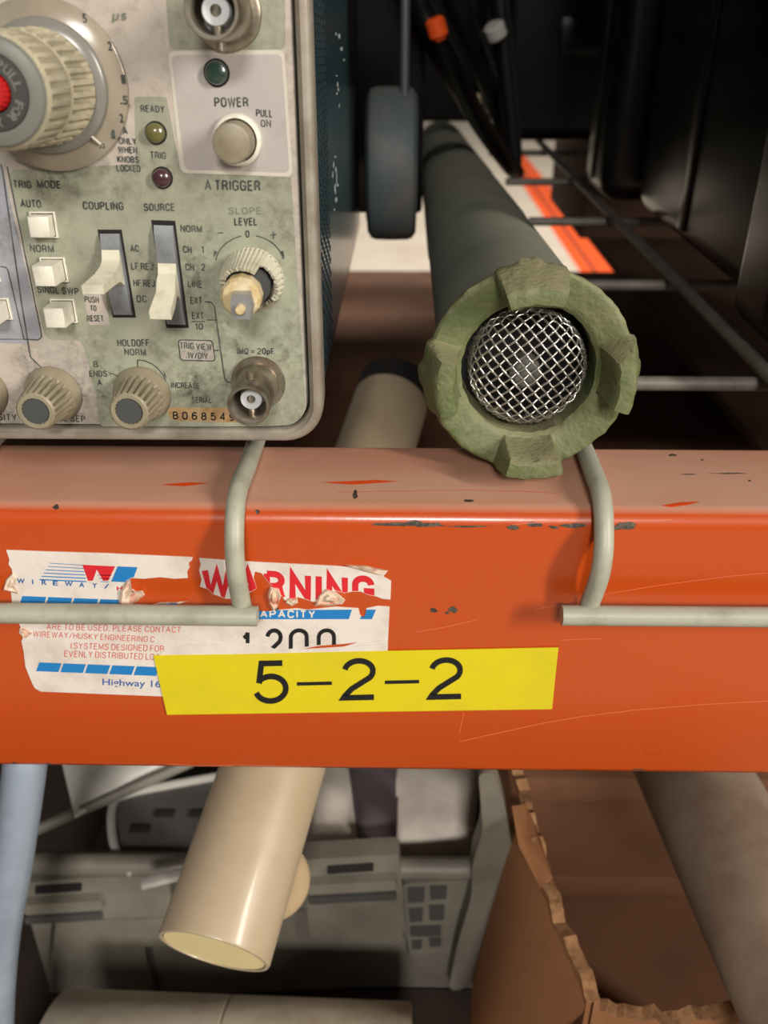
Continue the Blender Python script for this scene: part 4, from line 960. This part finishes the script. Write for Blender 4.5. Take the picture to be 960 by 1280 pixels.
cable([P(506, -60, 262), P(527, 10, 264), P(560, 75, 275), P(598, 150, 340), P(634, 203, 400), P(646, 216, 440)], 5, 'black cable falling diagonally just right of the grey rod', ('orange_plastic', P(542, 22, 258), 'orange plug'))
cable([P(546, -60, 400), P(572, 10, 410), P(600, 70, 425), P(626, 140, 445), P(640, 190, 480)], 7, 'thicker black cable beside the diagonal one', ('trim', P(616, 30, 396), 'whitish plug'))
cable([P(508, -50, 274), P(520, 10, 276), P(548, 70, 300), P(584, 130, 350), P(612, 176, 400)], 4, 'thin black cable behind the grey rod', ('cream', P(592, 118, 340), 'cream plug'))
cable([P(612, -80, 410), P(624, 0, 410), P(633, 90, 412), P(640, 160, 414), P(641, 208, 416)], 5.5, 'straight black cable hanging left of the farthest case')
# dark back of the bay: black blocks added to darken it and stop rear light
bm = nb(); box(bm, (-560, 668, 4.4), (66, 760, 436), 4, 3); solo('backdrop_block', bm, 'case_black', 'large black chest added to keep the back of the shelf dark behind the cables', 'backdrop')
bm = nb(); box(bm, (68, 740, 4.4), (800, 820, 436), 4, 3); solo('backdrop_block', bm, 'case_black', 'wide black chest added to stop the rear light, behind the farthest black case', 'backdrop')
bm = nb(); box(bm, (-190, 288, 4.4), (11.5, 600, 330), 2, 2); solo('dark_filler', bm, 'case_black', 'black crate added to darken the gap behind the oscilloscope', 'filler')  # black filler added so this gap stays dark
bm = nb()
for (a, b) in (((-340, 840, -6), (600, 870, 4.4)),): box(bm, a, b, 1)
solo('rear_beam', bm, 'beam', 'orange rear rack beam at the back of the shelf', 'beam')

# ================================================================== BELOW THE SHELF
ZL = -266
bm = nb(); box(bm, (-700, -200, ZL - 10), (700, 900, ZL)); solo('shelf_board', bm, 'shelf', 'dark board of the lower shelf under the grey case and the cartons', 'shelf')
bm = nb(); box(bm, (-9000, -3000, -1230), (9000, 14000, -1200)); solo('floor', bm, 'concrete', kind='structure')
for xa_, xb_, lab in ((1000, 1073, 'left orange stripe painted on the concrete floor'), (1090, 1212, 'right orange stripe painted on the concrete floor')):
    bm = nb(); box(bm, (xa_, 1500, -1200), (xb_, 12000, -1199)); solo('floor_stripe', bm, 'floor_orange', lab, 'floor marking', 'orange floor stripes')
bm = nb(); box(bm, (-900, 30, 470), (900, 930, 500)); solo('shelf_board', bm, 'shelf', 'unseen dark board added above the black cases to shade the bay', 'shelf')  # out of view, added to keep light from above out of the bay
bm = nb(); box(bm, (-900, 0, 440), (900, 30, 540), 2); solo('upper_shade_beam', bm, 'beam', 'unseen orange beam along the front of the added shade board', 'beam')  # unseen front edge of the added shade board
bm = nb(); box(bm, (1074, 1500, -1200), (1089, 12000, -1199)); solo('floor_stripe', bm, 'gap', 'thin black stripe between the two orange floor stripes', 'floor marking')
# big brown cartons
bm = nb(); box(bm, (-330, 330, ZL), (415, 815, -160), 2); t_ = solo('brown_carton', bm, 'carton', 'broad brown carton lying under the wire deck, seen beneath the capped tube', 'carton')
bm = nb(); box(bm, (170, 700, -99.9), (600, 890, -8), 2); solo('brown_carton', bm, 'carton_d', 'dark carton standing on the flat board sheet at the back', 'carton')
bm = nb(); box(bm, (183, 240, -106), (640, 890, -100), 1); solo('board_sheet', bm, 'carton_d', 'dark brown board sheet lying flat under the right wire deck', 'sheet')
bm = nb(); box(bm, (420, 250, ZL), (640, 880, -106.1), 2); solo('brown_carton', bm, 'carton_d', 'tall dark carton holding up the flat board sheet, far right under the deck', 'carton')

# cream pipe
P1, P2 = Vector(onY(489, 500, 200)), Vector(onY(267, 1190, -10))
pipe = thing('plastic_pipe', 'cream plastic pipe slanting out from under the orange beam', 'pipe', P2)
dr = (P2 - P1).normalized(); Lp = (P2 - P1).length; RP = 16.2
bm = nb(); lathe(bm, [(RP - 1.6, 2), (RP - 1.6, Lp - 2), (RP - 1.2, Lp), (RP - .3, Lp), (RP, Lp - .6), (RP, 2), (RP - .4, 0), (RP - 1.6, 0)], P1, dr, 64, close=True); part('pipe_wall', bm, 'cream', pipe, sharp=50)
bm = nb(); lathe(bm, [(RP - 1.55, Lp - .3), (0, Lp - .3)], P1, dr, 48); part('pipe_end', bm, 'cream_in', pipe, 'pale translucent end')
bm = nb(); lathe(bm, [(RP - .6, 2), (RP + .2, 1.5), (RP + .2, -9), (RP - 2, -11), (0, -11)], P1, dr, 48); part('end_plug', bm, 'gap', pipe, 'black plug at the upper end')
bq = onY(364, 1100, 26)
bm = nb(); lathe(bm, [(0, -3), (10.5, -3), (12.4, -1.5), (13, 0), (12.4, 1.5), (10.5, 3), (0, 3)], bq + Vector((-7, 0, 0)), Vector((.1, -.75, .65)), 40); part('pipe_lug', bm, 'cream_matt', pipe, 'rounded lug on the right side')

# pale blue-grey tube at left
pts = [onY(34, 900, 30), onY(30, 966, 22), onY(14, 1080, 14), onY(-2, 1180, 8), onY(-8, 1290, 2), onY(-10, 1420, 0)]
pts[-1].z = ZL + 5
bm = nb(); tube(bm, smooth_path(pts, 8), 6.2, 24); solo('bent_tube', bm, 'bluetube', 'pale blue-grey metal tube standing at the lower left edge', 'tube')

# grey tool case
YC = 62
cs = thing('tool_case', 'open grey plastic tool case with latches below the orange beam', 'tool case', (-50, 150, ZL))
def cY(px, py, y=YC): return onY(px, py, y)
def platex(name, m, pts, y0, th, parent=cs, label=None, r=0, bev=0):
    bm = nb(); q = roundpoly(pts, r) if r else pts
    prism(bm, [onY(a, b, y0) for a, b in q], (0, th, 0)); return part(name, bm, m, parent, label)
xl, xr = onY(20, 1100, YC).x, onY(618, 1090, YC).x
zt = onY(400, 1078, YC).z
# tub: front wall, right wall, back wall, floor
bm = nb(); box(bm, (xl, YC, ZL + 1), (xr, YC + 5, zt), 1.5)
shell = part('front_wall', bm, 'greycase', cs)
bm = nb(); box(bm, (xr - 1, YC + 2, ZL + 1), (xr + 4, 330, zt + 4), 2); part('side_wall', bm, 'greycase', cs)
bm = nb(); box(bm, (xl, 325, ZL + 1), (xr, 330, zt + 4), 2); part('back_wall', bm, 'greycase', cs)
bm = nb(); box(bm, (xl, YC, ZL + 1), (xr, 330, ZL + 5), 1); part('case_floor', bm, 'greycase_d', cs)
# rim and corner moulding
bm = nb(); tube(bm, fillet_path([(xl, YC - 2, zt), (xr - 6, YC - 2, zt), (xr + 5, YC + 12, zt + 1), (xr + 3, 330, zt + 4)], 14), 4.2, 12); part('rim', bm, 'greycase', cs, 'rounded rim')
bm = nb()
ctrp = [(598, 966), (618, 966), (632, 1010), (640, 1060), (640, 1110), (625, 1160), (600, 1215), (585, 1235), (560, 1240), (572, 1180), (590, 1120), (590, 1080), (604, 1040)]
prism(bm, [onY(a, b, YC - 9) for a, b in roundpoly(ctrp, 14)], (0, 9, 0)); part('corner_moulding', bm, 'greycase', cs, 'thick curved corner moulding')
# latches
for q, lab in (([(375, 1075), (498, 1068), (504, 1115), (505, 1168), (388, 1172), (383, 1130), (372, 1118)], 'right latch plate'), ([(20, 1104), (130, 1096), (210, 1096), (215, 1145), (60, 1150), (24, 1140)], 'left latch plate')):
    lt = platex('latch', 'greycase', q, YC - 7, 8, label=lab, r=4)
    cx = sum(p[0] for p in q) / len(q); x0_ = q[0][0] + (34 if cx > 300 else 24); y_ = 1083 if cx > 300 else 1108
    platex('latch_slot', 'gap', [(x0_, y_), (x0_ + 58, y_ - 4), (x0_ + 58, y_ + 6), (x0_, y_ + 10)], YC - 7.4, .5, lt, r=2)
    platex('latch_tab', 'greycase', [(q[0][0] + 10, y_ + 24), (q[1][0] - 4, y_ + 18), (q[1][0] - 2, y_ + 30), (q[0][0] + 12, y_ + 36)], YC - 11, 5, lt, r=2)
    platex('latch_tab', 'greycase_d', [(q[0][0] + 10, y_ + 40), (q[1][0] - 4, y_ + 34), (q[1][0] - 2, y_ + 42), (q[0][0] + 12, y_ + 48)], YC - 9, 3, lt, r=2)
# ribbed grid panel beside the latch
gp = platex('grid_panel', 'greycase', [(504, 1105), (568, 1100), (560, 1190), (512, 1196)], YC - 4, 5, r=3, label='ribbed grid panel')
for gx, gy, w_, h_ in ((509, 1110, 22, 18), (537, 1108, 22, 16), (511, 1136, 18, 16), (536, 1132, 20, 18), (512, 1158, 40, 12), (514, 1176, 14, 10), (536, 1173, 16, 10)):
    platex('grid_cell', 'greycase_d', [(gx, gy), (gx + w_, gy - 1), (gx + w_ - 1, gy + h_), (gx + 1, gy + h_ + 1)], YC - 4.4, .5, gp, r=2)
platex('blue_panel', 'greycase', [(165, 1150), (388, 1140), (388, 1172), (505, 1168), (512, 1200), (500, 1232), (60, 1250), (70, 1150)], YC - 2, 3, label='flat lower front', r=5)
platex('rib', 'greycase_d', [(184, 1186), (190, 1186), (200, 1250), (194, 1250)], YC - 3, 3)
# things in and on the case
def slabbox(name, m, corners, zb, th, label, cat, bev=3, puff=0):
    """corners: four picture points on the plane z = zb+th, walls straight down"""
    bm = nb(); top = [onZ(a, b, zb + th) for a, b in corners]; prism(bm, top, (0, 0, -th))
    bmesh.ops.bevel(bm, geom=[e for e in bm.edges if len(e.link_faces) == 2 and e.calc_face_angle(0) > .5], offset=bev, segments=3, affect='EDGES')
    return bm
def pad(corners, zt_, th, nx=14, ny=10, puff=4, seed=0):
    """soft rectangle between four picture points, pillowy top, real thickness"""
    q = [onZ(a, b, zt_) for a, b in corners]; bm = nb(); top = []; bot = []
    for j in range(ny + 1):
        rt, rb = [], []
        for i in range(nx + 1):
            u, v = i / nx, j / ny; p = (q[0] * (1 - u) + q[1] * u) * (1 - v) + (q[3] * (1 - u) + q[2] * u) * v
            e = (math.sin(math.pi * min(max(u, .0), 1)) * math.sin(math.pi * v)) ** .4
            rt.append(bm.verts.new(p + Vector((0, 0, puff * e - puff + 2.2 * noise.noise(p * .06 + Vector((seed, 0, 0))))))); rb.append(bm.verts.new(p - Vector((0, 0, th))))
        top.append(rt); bot.append(rb)
    for j in range(ny):
        for i in range(nx):
            bm.faces.new((top[j][i], top[j][i + 1], top[j + 1][i + 1], top[j + 1][i])); bm.faces.new((bot[j][i], bot[j + 1][i], bot[j + 1][i + 1], bot[j][i + 1]))
    for j in range(ny):
        bm.faces.new((top[j][0], top[j + 1][0], bot[j + 1][0], bot[j][0])); bm.faces.new((top[j][nx], bot[j][nx], bot[j + 1][nx], top[j + 1][nx]))
    for i in range(nx):
        bm.faces.new((top[0][i], bot[0][i], bot[0][i + 1], top[0][i + 1])); bm.faces.new((top[ny][i], top[ny][i + 1], bot[ny][i + 1], bot[ny][i]))
    return bm
pd = thing('padded_bag', 'off-white padded bag with a dull purple strap inside the open grey case', 'bag', onZ(480, 1000, -200))
part('padding', pad([(385, 925), (610, 925), (592, 1020), (376, 1070)], -186, 40, puff=8), 'padding', pd, sharp=60)
part('strap', pad([(432, 925), (500, 925), (496, 1047), (450, 1062)], -182.5, 4, 8, 10, 5), 'strap', pd, 'dull purple webbing strap', sharp=60)
tr = thing('dark_tray', 'dark grey rounded tray with a pale rim, left of the cream pipe', 'tray', onZ(200, 1040, -210))
q = [(140, 1000), (160, 992), (300, 968), (300, 1090), (200, 1092), (152, 1076), (142, 1040)]
zz = -188
bm = nb(); prism(bm, [onZ(a, b, zz) for a, b in roundpoly(q, 10)], (0, 0, -14)); part('tray_body', bm, 'greycase_d', tr, sharp=40)
bm = nb(); tube(bm, [onZ(p.x, p.y, zz + 1) for p in smooth_path([(300, 966, 0), (230, 978, 0), (160, 992, 0), (142, 1004, 0), (140, 1040, 0), (150, 1078, 0), (166, 1092, 0)], 5)], 1.8, 10); part('tray_rim', bm, 'trim', tr, 'pale grey rim')
for a, b in ((175, 1037), (206, 1018), (250, 1018)):
    bm = nb(); p = onZ(a, b, zz); box(bm, p + Vector((-4, -2, 0)), p + Vector((4, 2, 1)), .4); part('tray_stud', bm, 'gap', tr)
bm = pad([(72, 930), (270, 930), (170, 968), (92, 1016)], -176, 3, puff=2, seed=4); solo('white_sheet', bm, 'sheet', 'crumpled white sheet tucked under the beam at left', 'sheet', sharp=60)
bm = nb(); a, b = onZ(40, 1040, -181), onZ(240, 952, -176); tube(bm, [a, b], 2.2, 10); solo('grey_strip', bm, 'greycase', 'thin grey strip along the edge of the white sheet', 'strip')
bm = nb(); a, b = onZ(186, 1108, -176), onZ(225, 1094, -172); box(bm, (-8, -2, 0), (8, 2, 2.5), .6, 2, Matrix.Translation((a + b) / 2) @ Euler((0, 0, rad(18))).to_matrix().to_4x4()); solo('pale_clip', bm, 'trim', 'small pale clip on the rim of the grey case beside the cream pipe', 'clip')

# paper roll in front
ra, rb_ = onY(38, 1256, 6), onY(516, 1229, 6)
RR = 34
a = Vector((ra.x, 0, ZL + RR)); b = Vector((rb_.x, -3, ZL + RR))
rl = thing('paper_roll', 'beige wrapped roll lying in front of the grey case along the bottom edge', 'roll', ((a.x + b.x) / 2, 0, ZL))
dd = (b - a)
bm = nb(); lathe(bm, [(0, 0), (RR - 1, 0), (RR, 1), (RR, dd.length * .48), (RR - .6, dd.length * .482), (RR - .6, dd.length * .488), (RR, dd.length * .49), (RR, dd.length - 1), (RR - 1, dd.length), (0, dd.length)], a, dd, 64); part('wrapper', bm, 'paperroll', rl, sharp=50)
bm = nb(); lathe(bm, [(0, 0), (9, 0), (9, 1.5), (0, 1.5)], b, dd, 32); part('core', bm, 'board_edge', rl)

# cardboard box with torn rim
cb = thing('cardboard_box', 'open brown cardboard box with a ragged torn rim at the lower right', 'box', (150, 100, ZL))
ZB = -150
def torn_wall(pts, z0, th, name, lab=None, jag=1.6, n=5):
    """pts: rim points (mm); the wall hangs from a ragged rim down to z0, with thickness"""
    P_ = []
    for A, B in zip(pts, pts[1:]):
        A, B = Vector(A), Vector(B)
        for k in range(n): P_.append(A.lerp(B, k / n) + Vector((random.uniform(-.5, .5), 0, random.uniform(-jag, jag))))
    P_.append(Vector(pts[-1])); bm = nb(); rows = []
    for i, p in enumerate(P_):
        d = (P_[min(i + 1, len(P_) - 1)] - P_[max(i - 1, 0)]); d.z = 0; d.normalize(); nn = Vector((-d.y, d.x, 0)) * th / 2
        rows.append([bm.verts.new(v) for v in (p + nn + Vector((0, 0, random.uniform(-.6, .6))), p - nn, Vector((p.x, p.y, z0)) - nn, Vector((p.x, p.y, z0)) + nn)])
    for A, B in zip(rows, rows[1:]):
        for j in range(4):
            f = bm.faces.new((A[j], B[j], B[(j + 1) % 4], A[(j + 1) % 4])); f.material_index = 1 if j == 0 else 0
    bm.faces.new(rows[0]); bm.faces.new(rows[-1][::-1])
    return part(name, bm, ['board', 'board_edge'], cb, lab)
LP = [onZ(640, 940, ZB), onZ(655, 985, ZB), onZ(664, 1030, ZB), onZ(680, 1080, ZB), onZ(700, 1150, ZB), onZ(728, 1210, ZB), onZ(742, 1250, ZB)]
LPp = [LP[0] + Vector((-2, 130, 0))] + LP
torn_wall(LPp, ZL, 4, 'side_panel', 'left side with a ragged rim')
FP = [onZ(742, 1250, ZB), onZ(780, 1262, ZB), onZ(840, 1272, ZB), onZ(900, 1262, ZB), onZ(960, 1252, ZB), onZ(1200, 1235, ZB)]
torn_wall(FP, ZL, 4, 'front_panel', 'front side with a ragged rim')
torn_wall([LPp[0], LPp[0] + Vector((160, 6, 0)), LPp[0] + Vector((320, 0, 0))], ZL, 4, 'back_panel')
# outer flap folded down to the left
bm = nb(); G = []
for i, p in enumerate(LP):
    t_ = i / (len(LP) - 1); w_ = 6 + 22 * t_
    row = [bm.verts.new(p + Vector((-1.5 - w_ * s, -2 * s, -2 - (s ** 1.3) * (80 + 10 * math.sin(i))))) for s in (0, .2, .45, .7, 1)]
    row2 = [bm.verts.new(v.co + Vector((-1.5, -1, -3))) for v in row]; G.append((row, row2))
for (a1, a2), (b1, b2) in zip(G, G[1:]):
    for j in range(4):
        bm.faces.new((a1[j], a1[j + 1], b1[j + 1], b1[j])); bm.faces.new((a2[j], b2[j], b2[j + 1], a2[j + 1]))
    bm.faces.new((a1[0], b1[0], b2[0], a2[0])); bm.faces.new((a1[4], a2[4], b2[4], b1[4]))
for r1, r2 in (G[0], G[-1]):
    for j in range(4): bm.faces.new((r1[j], r2[j], r2[j + 1], r1[j + 1]))
part('outer_flap', bm, 'board', cb, 'flap folded down outside', sharp=60)
# curled scrap of board on the rim
bm = nb(); p0, p1, p2 = onZ(658, 1005, ZB + 2), onZ(676, 1050, ZB + 4), onZ(690, 1095, ZB + 1)
prism(bm, [p0, p1, p2, p2 + Vector((-4, -2, -2)), p1 + Vector((-7, 0, -3)), p0 + Vector((-5, 0, -1))], (0, 0, -1.5)); part('torn_tongue', bm, 'board', cb, 'curled tongue of torn board')
# flat cartons stepped inside the box
steps = [(30, 112, ZL + 4), (74, 152, ZL + 14), (150, 196, ZL + 26)]
for i, (y0, y1, z1) in enumerate(((2, 190, -252), (98, 190, -238), (140, 190, -222))):
    zb = (ZL, -251.9, -237.9)[i]
    bm = nb(); box(bm, (60 if i else 58, y0, zb + .1), (226, y1, z1), 1.2)
    solo('flat_carton', bm, 'carton', ['bottom flat brown carton in the cardboard box', 'middle flat brown carton in the cardboard box', 'top flat brown carton farthest back in the cardboard box'][i], 'carton', 'flat cartons in the cardboard box')
# mottled roll at the right
a, b = onZ(885, 930, -112), onZ(1010, 1160, -112)
a = Vector((a.x, a.y, -130)); b = Vector((b.x, b.y, -130)); d = (b - a).normalized()
rl = thing('wrapped_roll', 'mottled grey-brown wrapped roll leaning over the cardboard box at the right edge', 'roll', b)
bm = nb(); L = (b - a).length + 120; lathe(bm, [(0, 0), (17, 0), (18, 1), (18, L - 1), (17, L), (0, L)], a - d * 60, d, 48); part('wrapper', bm, 'mottled', rl, sharp=50)
bm = nb(); lathe(bm, [(0, 0), (5, 0), (5, 1), (0, 1)], a - d * 61, d, 24); part('core', bm, 'board_edge', rl)
